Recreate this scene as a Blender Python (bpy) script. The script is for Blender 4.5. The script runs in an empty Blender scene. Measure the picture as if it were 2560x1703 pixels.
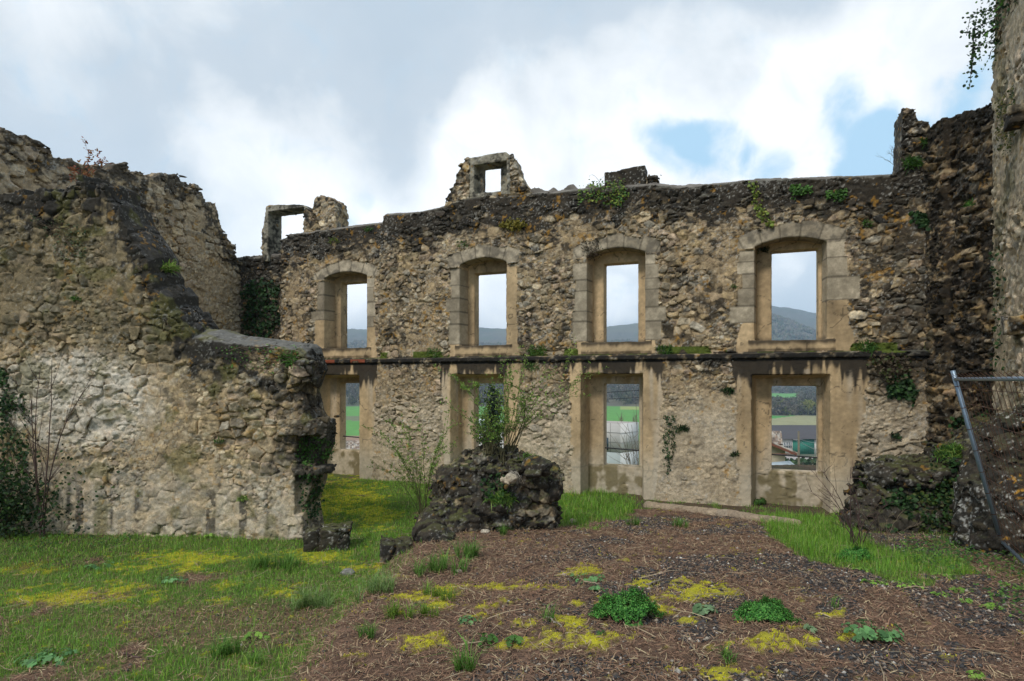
import bpy, math, random
import numpy as np
from mathutils import Vector

random.seed(11)
rng = np.random.default_rng(11)
f32 = np.float32
SC = bpy.context.scene
R = math.radians

# ---------------------------------------------------------------- camera
F0, CX, HY, EYE = 1500.0, 1280.0, 950.0, 1.7      # focal length, centre column, horizon row (2560 px wide frame), eye height
cam_data = bpy.data.cameras.new("camera")
cam = bpy.data.objects.new("camera", cam_data)
SC.collection.objects.link(cam)
cam_data.sensor_width = 36.0
cam_data.lens = 36.0 * F0 / 2560.0
cam_data.shift_y = (HY - 851.5) / 2560.0
cam_data.clip_start = 0.05
cam_data.clip_end = 20000.0
cam.location = (0, 0, EYE)
cam.rotation_euler = (R(90), 0, 0)
SC.camera = cam

# ---------------------------------------------------------------- exposure
SC.view_settings.view_transform = 'Standard'
SC.view_settings.look = 'None'
SC.view_settings.gamma = 1.0
SC.view_settings.exposure = 0.65
SC.cycles.max_bounces = 6
SC.cycles.diffuse_bounces = 3
SC.cycles.volume_bounces = 0

SUN_EL, SUN_AZ = 48.0, 215.0       # azimuth measured clockwise from +Y (north): behind the camera, to the left
# ---------------------------------------------------------------- world: Nishita sky behind a procedural cloud deck
W = bpy.data.worlds.new("World")
SC.world = W
W.use_nodes = True
nt = W.node_tree
nt.nodes.clear()
def N(tree, typ, **kw):
    n = tree.nodes.new(typ)
    for k, v in kw.items():
        if k in n.inputs.keys() if isinstance(k, str) else False:
            n.inputs[k].default_value = v
        else:
            setattr(n, k, v)
    return n
def lk(tree, a, b): tree.links.new(a, b)
class G:
    """tiny node-maths helper"""
    def __init__(s, tree): s.t = tree
    def val(s, sock, x):
        if hasattr(x, 'is_output') or hasattr(x, 'links'): s.t.links.new(x, sock)
        else: sock.default_value = x
    def m(s, op, a, b=0.0, c=0.0, clamp=False):
        n = s.t.nodes.new('ShaderNodeMath'); n.operation = op; n.use_clamp = clamp
        s.val(n.inputs[0], a); s.val(n.inputs[1], b); s.val(n.inputs[2], c)
        return n.outputs[0]
    def vm(s, op, a, b=(0, 0, 0)):
        n = s.t.nodes.new('ShaderNodeVectorMath'); n.operation = op
        s.val(n.inputs[0], a); s.val(n.inputs[1], b)
        return n.outputs['Value'] if op in ('DOT_PRODUCT', 'LENGTH') else n.outputs[0]
    def ss(s, x, a, b, o0=0.0, o1=1.0):
        n = s.t.nodes.new('ShaderNodeMapRange'); n.interpolation_type = 'SMOOTHSTEP'
        s.val(n.inputs[0], x); n.inputs[1].default_value = a; n.inputs[2].default_value = b
        n.inputs[3].default_value = o0; n.inputs[4].default_value = o1
        return n.outputs[0]
    def noise(s, vec, scale, detail=4.0, rough=0.5, dist=0.0):
        n = s.t.nodes.new('ShaderNodeTexNoise'); n.inputs['Scale'].default_value = scale
        n.inputs['Detail'].default_value = detail; n.inputs['Roughness'].default_value = rough
        n.inputs['Distortion'].default_value = dist
        if vec is not None: s.t.links.new(vec, n.inputs['Vector'])
        return n.outputs['Fac']
    def mix(s, f, a, b, typ='MIX'):
        n = s.t.nodes.new('ShaderNodeMix'); n.data_type = 'RGBA'; n.blend_type = typ
        s.val(n.inputs['Factor'], f)
        for sock, x in ((n.inputs[6], a), (n.inputs[7], b)):
            if isinstance(x, tuple): sock.default_value = (*x[:3], 1)
            else: s.t.links.new(x, sock)
        return n.outputs[2]

g = G(nt)
tc = nt.nodes.new('ShaderNodeTexCoord').outputs['Generated']
dirv = g.vm('NORMALIZE', tc)
sky = nt.nodes.new('ShaderNodeTexSky'); sky.sky_type = 'NISHITA'; sky.sun_disc = False
sky.sun_elevation = R(SUN_EL); sky.sun_rotation = R(SUN_AZ); sky.altitude = 500; sky.air_density = 1.0; sky.dust_density = 0.5
def sdir(x, y):                     # direction of the sky above a column / row of the frame
    v = Vector(((x - CX) / F0, 1.0, (HY - y) / F0)).normalized()
    return (v.x, v.y, v.z)
def blobs(lst, warp):
    """sum of soft round patches of sky: (column, row, radius in degrees, weight)"""
    acc = None
    for x, y, r, w in lst:
        d = g.vm('DOT_PRODUCT', warp, sdir(x, y))
        a = g.ss(d, math.cos(R(r)), math.cos(R(r * 0.15)), 0.0, w)
        acc = a if acc is None else g.m('ADD', acc, a)
    return acc
sep = nt.nodes.new('ShaderNodeSeparateXYZ'); lk(nt, dirv, sep.inputs[0])
up = g.m('ADD', g.m('MAXIMUM', sep.outputs[2], 0.0), 0.22)
comb = nt.nodes.new('ShaderNodeCombineXYZ')
lk(nt, g.m('DIVIDE', sep.outputs[0], up), comb.inputs[0]); lk(nt, g.m('DIVIDE', sep.outputs[1], up), comb.inputs[1]); lk(nt, sep.outputs[2], comb.inputs[2])
plane = comb.outputs[0]
nz = nt.nodes.new('ShaderNodeTexNoise'); nz.inputs['Scale'].default_value = 5.0; nz.inputs['Detail'].default_value = 5.0
lk(nt, dirv, nz.inputs['Vector'])
warp = g.vm('NORMALIZE', g.vm('ADD', dirv, g.vm('MULTIPLY', g.vm('SUBTRACT', nz.outputs['Color'], (0.5, 0.5, 0.5)), (0.22, 0.22, 0.22))))
n_big = g.noise(plane, 0.9, 5, 0.55, 0.3)
n_mid = g.noise(dirv, 5.0, 9, 0.62, 0.25)
#BLOBS
bright = blobs([(1750, 290, 14, .48), (2150, 190, 12, .42), (2350, 130, 8, .25), (1450, 330, 14, .5), (1150, 230, 8, .35), (500, 130, 14, .25), (80, 60, 10, .25),
                (700, 540, 12, .32), (1000, 490, 14, .5), (560, 500, 8, .3), (880, 760, 9, .35), (1230, 780, 8, .3), (1230, 400, 8, .4),
                (1560, 800, 12, .25), (1000, 800, 12, .2), (1550, 730, 2.2, .3), (1970, 650, 3, .35), (2000, 360, 9, .5)], warp)
dark = blobs([(950, 200, 14, .34), (380, 330, 15, .20), (1350, 60, 16, .36), (1750, 20, 14, .42), (60, 250, 10, .15), (2300, 20, 9, .15), (2000, 740, 4, .12)], warp)
tone = g.m('ADD', g.m('SUBTRACT', g.m('ADD', 0.30, bright), dark), g.m('ADD', g.m('MULTIPLY', g.m('SUBTRACT', n_big, 0.5), 0.5), g.m('MULTIPLY', g.m('SUBTRACT', n_mid, 0.5), 1.15)), clamp=True)
cr = nt.nodes.new('ShaderNodeValToRGB'); lk(nt, tone, cr.inputs[0])
e = cr.color_ramp.elements
e[0].position = 0.0; e[0].color = (0.40, 0.47, 0.54, 1)
e[1].position = 1.0; e[1].color = (0.80, 0.82, 0.84, 1)
x = cr.color_ramp.elements.new(0.40); x.color = (0.455, 0.515, 0.575, 1)
x = cr.color_ramp.elements.new(0.62); x.color = (0.60, 0.64, 0.675, 1)
hole = blobs([(1690, 425, 3.4, .75), (1790, 425, 3.4, .7), (1900, 440, 3.0, .7), (1730, 385, 2.4, .4), (2150, 355, 3.8, .95), (2230, 310, 3.4, .75), (2150, 420, 3.6, .9), (2460, 225, 3.0, .8), (2360, 260, 3.0, .6), (890, 525, 2.4, .5), (2260, 370, 4, .9), (2110, 300, 2.4, .45)], warp)
n_hole = g.noise(dirv, 13.0, 8, 0.66, 0.6)
hf = g.ss(g.m('ADD', hole, g.m('MULTIPLY', g.m('SUBTRACT', n_hole, 0.5), 1.9)), -0.05, 1.25, 0.0, 0.9)
skyscaled = g.vm('MULTIPLY', sky.outputs[0], (0.145, 0.145, 0.145))
clear = g.mix(0.8, skyscaled, (0.31, 0.54, 0.71))
allsky = g.mix(hf, g.vm('MULTIPLY', cr.outputs[0], g.ss(sep.outputs[2], 0.0, 0.42, 1.55, 1.0)), clear)
bg = nt.nodes.new('ShaderNodeBackground'); lk(nt, allsky, bg.inputs['Color']); bg.inputs['Strength'].default_value = 1.0
wo = nt.nodes.new('ShaderNodeOutputWorld'); lk(nt, bg.outputs[0], wo.inputs[0])
W.cycles.sampling_method = 'MANUAL'
W.cycles.sample_map_resolution = 512

# ---------------------------------------------------------------- sun (veiled by cloud)
sun_d = bpy.data.lights.new("sun", 'SUN'); sun_d.energy = 1.5; sun_d.angle = R(12); sun_d.color = (1.0, 0.94, 0.85)
sun = bpy.data.objects.new("sun", sun_d); SC.collection.objects.link(sun)
sv = Vector((math.sin(R(SUN_AZ)) * math.cos(R(SUN_EL)), math.cos(R(SUN_AZ)) * math.cos(R(SUN_EL)), math.sin(R(SUN_EL))))
sun.rotation_euler = (-sv).to_track_quat('-Z', 'Y').to_euler()
sun.location = sv * 50

# ---------------------------------------------------------------- helpers: noise, stones, meshes
D = 2560.0 / 2357.0
TILE = rng.random((64, 64, 64), dtype=f32)
def vnoise(p):
    """smooth value noise 0..1 at points p (n,3)"""
    p = np.asarray(p, f32)
    out = np.empty(len(p), f32)
    for a in range(0, len(p), 400000):
        q = p[a:a + 400000]
        i = np.floor(q).astype(np.int32); f = q - i; f = f * f * (3 - 2 * f)
        i0 = i & 63; i1 = (i + 1) & 63
        x0, y0, z0 = i0.T; x1, y1, z1 = i1.T; fx, fy, fz = f.T
        def L(xa, ya):
            u = TILE[xa, ya, z0]; v = TILE[xa, ya, z1]; return u + (v - u) * fz
        a0 = L(x0, y0); a1 = L(x0, y1); b0 = L(x1, y0); b1 = L(x1, y1)
        c0 = a0 + (a1 - a0) * fy; c1 = b0 + (b1 - b0) * fy
        out[a:a + 400000] = c0 + (c1 - c0) * fx
    return out
def fbm(p, octs=3, rough=0.5):
    p = np.asarray(p, f32); t = np.zeros(len(p), f32); w = 1.0; s = 0.0
    for k in range(octs):
        t += w * vnoise(p * (2.03 ** k) + 13.7 * k); s += w; w *= rough
    return t / s
VT = rng.random((32, 32, 32, 4), dtype=f32)
def voro(q, wgt=0.28):
    """stones: nearest and second nearest weighted cell centres; returns edge distance, id, vector to the centre"""
    q = np.asarray(q, f32); n = len(q)
    E = np.empty(n, f32); ID = np.empty(n, np.int32); DV = np.empty((n, 3), f32)
    for a in range(0, n, 200000):
        p = q[a:a + 200000]; ci = np.floor(p).astype(np.int32); m = len(p)
        f1 = np.full(m, 9, f32); f2 = np.full(m, 9, f32); idx = np.zeros(m, np.int32); dv = np.zeros((m, 3), f32)
        for ox in (-1, 0, 1):
            for oy in (-1, 0, 1):
                for oz in (-1, 0, 1):
                    nb = ci + np.array([ox, oy, oz], np.int32)
                    k = nb & 31
                    r = VT[k[:, 0], k[:, 1], k[:, 2]]
                    v = nb + 0.12 + 0.76 * r[:, :3] - p
                    d = np.sqrt((v * v).sum(1)) - wgt * r[:, 3]
                    c = d < f1
                    f2 = np.where(c, f1, np.minimum(f2, d)); f1 = np.where(c, d, f1)
                    idx = np.where(c, (k[:, 0] * 32 + k[:, 1]) * 32 + k[:, 2], idx)
                    dv[c] = v[c]
        E[a:a + m] = f2 - f1; ID[a:a + m] = idx; DV[a:a + m] = dv
    return E, ID, DV
STR = rng.random((32 ** 3, 6), dtype=f32)           # random numbers of each stone
def sstep(x, a, b):
    t = np.clip((x - a) / (b - a), 0, 1); return t * t * (3 - 2 * t)

def surface_nets(F, org, h):
    """smooth closed mesh of the zero level of F (negative inside)"""
    I = F < 0
    c = np.zeros(tuple(s - 1 for s in F.shape), np.uint8)
    for i in (0, 1):
        for j in (0, 1):
            for k in (0, 1):
                c += I[i:I.shape[0] - 1 + i, j:I.shape[1] - 1 + j, k:I.shape[2] - 1 + k]
    act = (c > 0) & (c < 8)
    ii, jj, kk = np.nonzero(act)
    idx = np.full(act.shape, -1, np.int32); idx[act] = np.arange(len(ii), dtype=np.int32)
    V = {}
    for i in (0, 1):
        for j in (0, 1):
            for k in (0, 1):
                V[i, j, k] = F[ii + i, jj + j, kk + k]
    acc = np.zeros((len(ii), 3), f32); cnt = np.zeros(len(ii), f32)
    cs = [(i, j, k) for i in (0, 1) for j in (0, 1) for k in (0, 1)]
    for p in cs:
        for ax in range(3):
            if p[ax] == 0:
                q = list(p); q[ax] = 1; q = tuple(q)
                a, b = V[p], V[q]; s = (a < 0) != (b < 0)
                t = np.where(s, a / np.where(s, a - b, 1), 0)
                v = np.zeros((len(ii), 3), f32); v[:] = p; v[:, ax] = t
                acc += v * s[:, None]; cnt += s
    P = acc / cnt[:, None] + np.stack([ii, jj, kk], 1)
    P = P * h + np.array(org, f32)
    Q = []
    for ax in range(3):
        sl0 = [slice(1, -1)] * 3; sl1 = [slice(1, -1)] * 3
        sl0[ax] = slice(0, -1); sl1[ax] = slice(1, None)
        a = I[tuple(sl0)]; b = I[tuple(sl1)]
        e = np.nonzero(a != b)
        e = list(e); u, v = [w for w in range(3) if w != ax]
        base = [e[0].copy(), e[1].copy(), e[2].copy()]
        base[u] += 1; base[v] += 1
        def g4(du, dv):
            w = [base[0].copy(), base[1].copy(), base[2].copy()]
            w[u] -= du; w[v] -= dv
            return idx[w[0], w[1], w[2]]
        q = np.stack([g4(1, 1), g4(0, 1), g4(0, 0), g4(1, 0)], 1)
        ins = a[e[0], e[1], e[2]]
        flip = ins if ax != 1 else ~ins
        q[~flip] = q[~flip][:, ::-1]
        Q.append(q)
    Q = np.concatenate(Q)
    return P, Q[(Q >= 0).all(1)]

def raw_mesh(name, V, faces, cols=None, smooth=True):
    """faces: list of (n,k) index arrays; cols: (n,3) per vertex"""
    me = bpy.data.meshes.new(name)
    V = np.asarray(V, f32)
    if not isinstance(faces, list): faces = [faces]
    faces = [f for f in faces if len(f)]
    me.vertices.add(len(V)); me.vertices.foreach_set('co', V.ravel())
    nl = sum(f.size for f in faces); npf = sum(len(f) for f in faces)
    me.loops.add(nl); me.polygons.add(npf)
    me.loops.foreach_set('vertex_index', np.concatenate([f.ravel() for f in faces]).astype(np.int32))
    st = []; o = 0
    for f in faces:
        st.append(o + np.arange(len(f), dtype=np.int32) * f.shape[1]); o += f.size
    me.polygons.foreach_set('loop_start', np.concatenate(st).astype(np.int32))
    if smooth: me.polygons.foreach_set('use_smooth', np.ones(npf, bool))
    me.update(calc_edges=True)
    if cols is not None:
        ca = me.color_attributes.new('Col', 'FLOAT_COLOR', 'POINT')
        c4 = np.ones((len(V), 4), f32); c4[:, :3] = np.clip(cols, 0, 1)
        ca.data.foreach_set('color', c4.ravel())
    return me
def link(name, me, mat=None, parent=None):
    o = bpy.data.objects.new(name, me)
    SC.collection.objects.link(o)
    if mat is not None: me.materials.append(mat)
    if parent is not None: o.parent = parent
    return o
def tag(o, label=None, cat=None, group=None, kind=None):
    if label: o['label'] = label
    if cat: o['category'] = cat
    if group: o['group'] = group
    if kind: o['kind'] = kind
    return o
def empty(name, loc=(0, 0, 0), rz=0.0):
    o = bpy.data.objects.new(name, None); SC.collection.objects.link(o)
    o.location = loc; o.rotation_euler = (0, 0, rz); o.empty_display_size = 0.2
    return o
def vnormals(V, Q):
    n = np.zeros_like(V)
    a = V[Q[:, 2]] - V[Q[:, 0]]; b = V[Q[:, 3]] - V[Q[:, 1]]
    fn = np.cross(a, b)
    for k in range(4):
        for c in range(3): n[:, c] += np.bincount(Q[:, k], fn[:, c], len(V)).astype(f32)
    return n / (np.linalg.norm(n, axis=1, keepdims=True) + 1e-9)
def split_faces(V, Q, C, ids):
    for r in np.unique(ids):
        q = Q[ids == r]; u, inv = np.unique(q, return_inverse=True)
        yield int(r), V[u], inv.reshape(q.shape).astype(np.int32), C[u]

# ---------------------------------------------------------------- materials (all read the vertex colour of their own mesh, then add fine procedural grain)
MATS = {}
def mat(name, rough=0.95, grain=22.0, amount=0.35, bump=0.35, bdist=0.012, metal=0.0, base=None, trans=0.0, spec=0.3, fine=90.0):
    if name in MATS: return MATS[name]
    m = bpy.data.materials.new(name); m.use_nodes = True; t = m.node_tree; gg = G(t)
    b = t.nodes['Principled BSDF']; b.inputs['Roughness'].default_value = rough; b.inputs['Metallic'].default_value = metal
    b.inputs['Specular IOR Level'].default_value = spec
    if base is None:
        at = t.nodes.new('ShaderNodeVertexColor'); at.layer_name = 'Col'; col = at.outputs[0]
    else:
        rg = t.nodes.new('ShaderNodeRGB'); rg.outputs[0].default_value = (*base, 1); col = rg.outputs[0]
    oc = t.nodes.new('ShaderNodeTexCoord').outputs['Object']
    n1 = gg.noise(oc, grain, 5, 0.65); n2 = gg.noise(oc, fine, 3, 0.6)
    k = gg.m('ADD', gg.m('MULTIPLY', gg.m('SUBTRACT', n1, 0.5), amount * 3.2), gg.m('MULTIPLY', gg.m('SUBTRACT', n2, 0.5), amount * 2.0))
    k = gg.m('MAXIMUM', gg.m('ADD', k, 1.0), 0.25)
    cm = t.nodes.new('ShaderNodeVectorMath'); cm.operation = 'SCALE'
    t.links.new(col, cm.inputs[0]); t.links.new(k, cm.inputs['Scale'])
    t.links.new(cm.outputs[0], b.inputs['Base Color'])
    if bump > 0:
        bp = t.nodes.new('ShaderNodeBump'); bp.inputs['Strength'].default_value = bump; bp.inputs['Distance'].default_value = bdist
        t.links.new(gg.m('ADD', n1, gg.m('MULTIPLY', n2, 0.5)), bp.inputs['Height']); t.links.new(bp.outputs[0], b.inputs['Normal'])
    if trans > 0:
        tr = t.nodes.new('ShaderNodeBsdfTranslucent'); t.links.new(cm.outputs[0], tr.inputs[0])
        mx = t.nodes.new('ShaderNodeMixShader'); mx.inputs[0].default_value = trans
        t.links.new(b.outputs[0], mx.inputs[1]); t.links.new(tr.outputs[0], mx.inputs[2])
        t.links.new(mx.outputs[0], t.nodes['Material Output'].inputs[0])
    MATS[name] = m
    return m

class Frame:
    """wall coordinates: s along the wall, t into it (away from the viewer), z up"""
    def __init__(self, P0, P1):
        self.o = np.array(P0, float); v = np.array(P1, float) - self.o
        self.L = float(np.linalg.norm(v)); self.d = v / self.L; self.n = np.array([-self.d[1], self.d[0]])
    def sY(self, x, t=0.0):
        u = (x - CX) / F0
        A = np.array([[self.d[0], -u], [self.d[1], -1.0]])
        return np.linalg.solve(A, -(self.o + t * self.n))
    def s(self, x, t=0.0): return float(self.sY(x, t)[0])
    def sz(self, x, y, t=0.0):
        s, Y = self.sY(x, t); return float(s), EYE - (y - HY) / F0 * float(Y)
    def poly(self, pts, t=0.0):
        a = np.array([self.sz(x, y, t) for x, y in pts]); return a[:, 0], a[:, 1]
    def world(self, P):
        o = np.empty_like(P)
        o[:, 0] = self.o[0] + P[:, 0] * self.d[0] + P[:, 1] * self.n[0]
        o[:, 1] = self.o[1] + P[:, 0] * self.d[1] + P[:, 1] * self.n[1]
        o[:, 2] = P[:, 2]
        return o
SURF = {}            # world vertices and normals of the stone surfaces, for plants that root on them

PAL = np.array([(.33, .27, .18), (.29, .255, .19), (.35, .275, .16), (.34, .27, .20), (.44, .385, .28), (.20, .175, .13), (.31, .29, .24), (.25, .205, .13)], f32)
MORTAR = np.array((.38, .295, .185), f32)
BLACK = np.array((.017, .016, .0145), f32)

CUR = {}
def stone_h(p, size, A, seed=0.0, small=0.55, bury=None, crag=0.0):
    """height of the rubble surface at local points p, and colour ingredients"""
    w = np.stack([vnoise(p * 3.1 + 5 + seed), vnoise(p * 3.1 + 25 + seed), vnoise(p * 3.1 + 45 + seed)], 1) - 0.5
    q = (p + w * 0.09) / np.array(size, f32) + seed
    e1, i1, d1 = voro(q)
    q2 = (p + w * 0.05) / (np.array(size, f32) * 0.42) + seed + 7.3
    e2, i2, d2 = voro(q2)
    sm = vnoise(p * 1.9 + 71 + seed) + 0.25 * (vnoise(p * 6 + 3) - .5)
    use2 = sm > (1 - small * 0.75)
    e = np.where(use2, e2, e1); i = np.where(use2, i2, i1); d = np.where(use2[:, None], d2 * 0.42, d1)
    r = STR[i]
    prof = 1 - (1 - np.clip(e / 0.16, 0, 1)) ** 2
    amp = A * np.where(use2, 0.55, 1.0)
    fac = np.clip((d * (r[:, :3] - 0.5)).sum(1) * 3.4, -.9, .9)
    h = amp * (prof * (0.45 + 0.9 * r[:, 3]) - 0.42 + prof * fac)
    gap = (0.8 if A > 0 else 0)
    h -= amp * gap * (e < 0.07) * (vnoise(p * 8 + 91) > 0.5)
    rd = 1 - np.abs(2 * fbm(p * 6.5 + 15, 4, 0.62) - 1) * 2.2
    h += ((fbm(p * 14, 4, 0.72) - 0.5) * 0.056 - np.clip(rd - .55, 0, 1) * .040) * min(1.0, A / 0.04)
    if crag > 0:
        c1 = 1 - np.abs(2 * fbm(p * 2.6 + 35, 5, 0.6) - 1) * 2.6
        h += crag * (fbm(p * 3.0 + 55, 5, 0.62) - .5) * 2.2 - crag * np.clip(c1 - .35, 0, 1) * .9
    if bury is not None:
        h = h * (1 - bury) + bury * (0.1 * A + (fbm(p * 11 + 31, 4, .68) - .5) * 0.055)
    return h, e, i, r
def stone_col(p, e, i, r, mort=MORTAR, pal=PAL, bury=None):
    c = pal[(r[:, 4] * 7.999).astype(int)] * (0.62 + 0.75 * r[:, 5])[:, None]
    n = fbm(p * 13 + 4, 4, 0.7)
    c = c * np.clip(-.12 + 2.35 * n, .15, 2)[:, None]
    CUR['r'] = r[:, 1]; CUR['e'] = e
    m = 1 - sstep(e, 0.06, 0.17)
    if bury is not None: m = np.maximum(m, bury * 0.85)
    mc = mort[None] * (0.6 + 0.8 * fbm(p * 7 + 60, 3, .6))[:, None]
    c = c * (1 - m)[:, None] + mc * m[:, None]
    dj = (1 - sstep(e, .015, .075)) * sstep(fbm(p * 5 + 88, 3, .6), .38, .54)  # darkened joints: dirt, plus crevice shade put into the stone colour
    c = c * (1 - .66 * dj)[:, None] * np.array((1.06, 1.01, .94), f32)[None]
    return c
def mixc(c, col, m):
    return c * (1 - m)[:, None] + np.asarray(col, f32)[None] * m[:, None]
def lichen(c, p, amt=1.0):
    w = fbm(p * 34 + 9, 3, .7) + .30 * (fbm(p * 3 + 19, 2) - .5); c = mixc(c, (.46, .45, .41), sstep(w, .64, .74) * .65 * amt)
    o = fbm(p * 4.5 + 77, 3, .6) * .6 + fbm(p * 22 + 17, 2) * .4
    return mixc(c, (.38, .20, .03), sstep(o, .66, .70) * .8 * amt)

def build_solid(key, frame, box, h, base, size=(.20, .3, .12), A=.032, smooth=None, colour=None, band=0.09, tmax=None, seed=0.0, small=.55, bury=None, crag=0.0):
    if crag: band += crag * 1.1
    """stone body from a base solid (negative inside) in wall coordinates, roughened stone by stone"""
    s0, s1, t0, t1, z0, z1 = box
    S = np.arange(s0, s1 + h, h, dtype=f32); T = np.arange(t0, t1 + h, h, dtype=f32); Z = np.arange(z0, z1 + h, h, dtype=f32)
    Fg = base(S[:, None, None], T[None, :, None], Z[None, None, :])
    Fg = np.broadcast_to(Fg, (len(S), len(T), len(Z))).astype(f32).copy()
    bm = np.abs(Fg) < band
    if tmax is not None: bm &= (T < tmax)[None, :, None]
    a, b, c = np.nonzero(bm)
    P = np.stack([S[a], T[b], Z[c]], 1)
    bu = bury(P) if bury is not None else None
    hh, _, _, _ = stone_h(P, size, A, seed, small, bu, crag)
    if smooth is not None:
        sm = smooth(P); hh = hh * (1 - sm) + ((fbm(P * 6, 3, .6) - .5) * .022 - .010) * sm
    Fg[a, b, c] -= hh
    Fg[0] = 1; Fg[-1] = 1; Fg[:, 0] = 1; Fg[:, -1] = 1; Fg[:, :, 0] = 1; Fg[:, :, -1] = 1
    V, Q = surface_nets(Fg, (s0, t0, z0), h)
    bu = bury(V) if bury is not None else None
    _, e, i, r = stone_h(V, size, A, seed, small, bu, crag)
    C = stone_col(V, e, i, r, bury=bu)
    nl = vnormals(V, Q)
    if colour is not None: C = colour(V, C, nl)
    Wd = frame.world(V) if frame is not None else V
    nw = nl.copy()
    if frame is not None:
        nw[:, 0] = nl[:, 0] * frame.d[0] + nl[:, 1] * frame.n[0]; nw[:, 1] = nl[:, 0] * frame.d[1] + nl[:, 1] * frame.n[1]
    SURF[key] = (Wd, nw)
    return V, Wd, Q, C
# ================================================================ STONE STRUCTURES
STONE = mat('rubble_stone', 0.95, 17, 0.52, 0.7, 0.02, fine=70)
PLASTER = mat('lime_plaster', 0.92, 14, 0.14, 0.25, 0.006)
ASHLAR = mat('cut_stone', 0.92, 30, 0.22, 0.35, 0.006)
CAP = mat('mortar_capping', 0.9, 18, 0.25, 0.4, 0.01)
TAN = np.array((.47, .345, .20), f32); PALE = np.array((.52, .455, .36), f32); QUOIN = np.array((.45, .39, .29), f32)

MF = Frame((-5.88, 15.2), (7.18, 10.2))
TH = 0.66; TA = 0.40
DP = lambda pts: [(x * D, y * D) for x, y in pts]
m_s, m_z = MF.poly(DP([(640, 545), (650, 545), (662, 535), (700, 530), (760, 522), (820, 513), (880, 506), (883, 487), (960, 483), (1030, 467), (1060, 452), (1100, 446), (1150, 446), (1200, 441), (1330, 429), (1390, 425),
                        (1470, 418), (1500, 415), (1560, 421), (1650, 415), (1750, 405), (1900, 400), (2040, 395), (2150, 393)]))
m_s = np.append(m_s, 15.2); m_z = np.append(m_z, m_z[-1])
low_z = MF.sz(620, 640, .2)[1]
S_L = MF.s(701)
def main_top(S):
    return np.where(S < S_L, low_z, np.interp(S, m_s, m_z))
# windows: front opening, inner hole, quoins (bottom edge heights and widths) on each side
UP = [dict(a=(1.36, 2.582), h=(1.56, 2.36), zb=2.48, zs=4.14, zc=4.31, zh=4.11,
           ql=[(4.12, 3.80, .19), (3.79, 3.42, .20), (3.41, 3.17, .38)], qr=[(4.12, 3.9, .22), (3.9, 3.55, .2), (3.55, 3.2, .25), (3.2, 2.95, .2)], fl=.30, fr=.24),
      dict(a=(5.045, 6.157), h=(5.23, 5.99), zb=2.47, zs=4.22, zc=4.385, zh=4.12,
           ql=[(4.2, 3.82, .23), (3.82, 3.53, .21), (3.53, 3.23, .34), (3.23, 2.95, .24), (2.95, 2.5, .28)], qr=[], fl=.2, fr=.24),
      dict(a=(7.95, 9.125), h=(8.22, 8.92), zb=2.48, zs=4.19, zc=4.37, zh=4.135,
           ql=[(4.12, 3.77, .30), (3.77, 3.54, .24), (3.54, 3.12, .27), (3.12, 2.91, .31), (2.91, 2.5, .31)],
           qr=[(4.2, 4.0, .20), (4.0, 3.72, .27), (3.72, 3.5, .29), (3.5, 3.15, .27), (3.15, 2.87, .41), (2.87, 2.5, .32)], fl=.16, fr=.16),
      dict(a=(11.155, 12.354), h=(11.47, 12.25), zb=2.44, zs=4.14, zc=4.31, zh=4.15,
           ql=[(4.13, 3.92, .27), (3.92, 3.69, .31), (3.69, 3.42, .22), (3.42, 3.09, .30), (3.09, 2.77, .44)],
           qr=[(4.22, 3.9, .28), (3.9, 3.55, .33), (3.55, 3.13, .52)], fl=.26, fr=.35)]
LO = [dict(a=(1.17, 2.395), h=(1.53, 2.2), zl=1.815, zh=1.62, zb=-.05, pl=.25, pr=.48),
      dict(a=(4.845, 6.11), h=(5.22, 5.98), zl=1.815, zh=1.617, zb=.0, pl=.23, pr=.36),
      dict(a=(7.836, 9.086), h=(8.22, 8.94), zl=1.82, zh=1.615, zb=-.09, pl=.24, pr=.36),
      dict(a=(11.106, 12.392), h=(11.47, 12.25), zl=1.79, zh=1.585, zb=-.03, pl=.30, pr=.52)]
LEDGE = 2.19
for U in UP: U['zs'] = U['zc'] - .125
def wob(s, z, k, a=.05): return (vnoise(np.stack([s * 4 + k, z * 4, s * 0 + k], 1)) - .5) * 2 * a + (vnoise(np.stack([s * 13 + k, z * 13, s * 0 + k], 1)) - .5) * a
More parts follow.
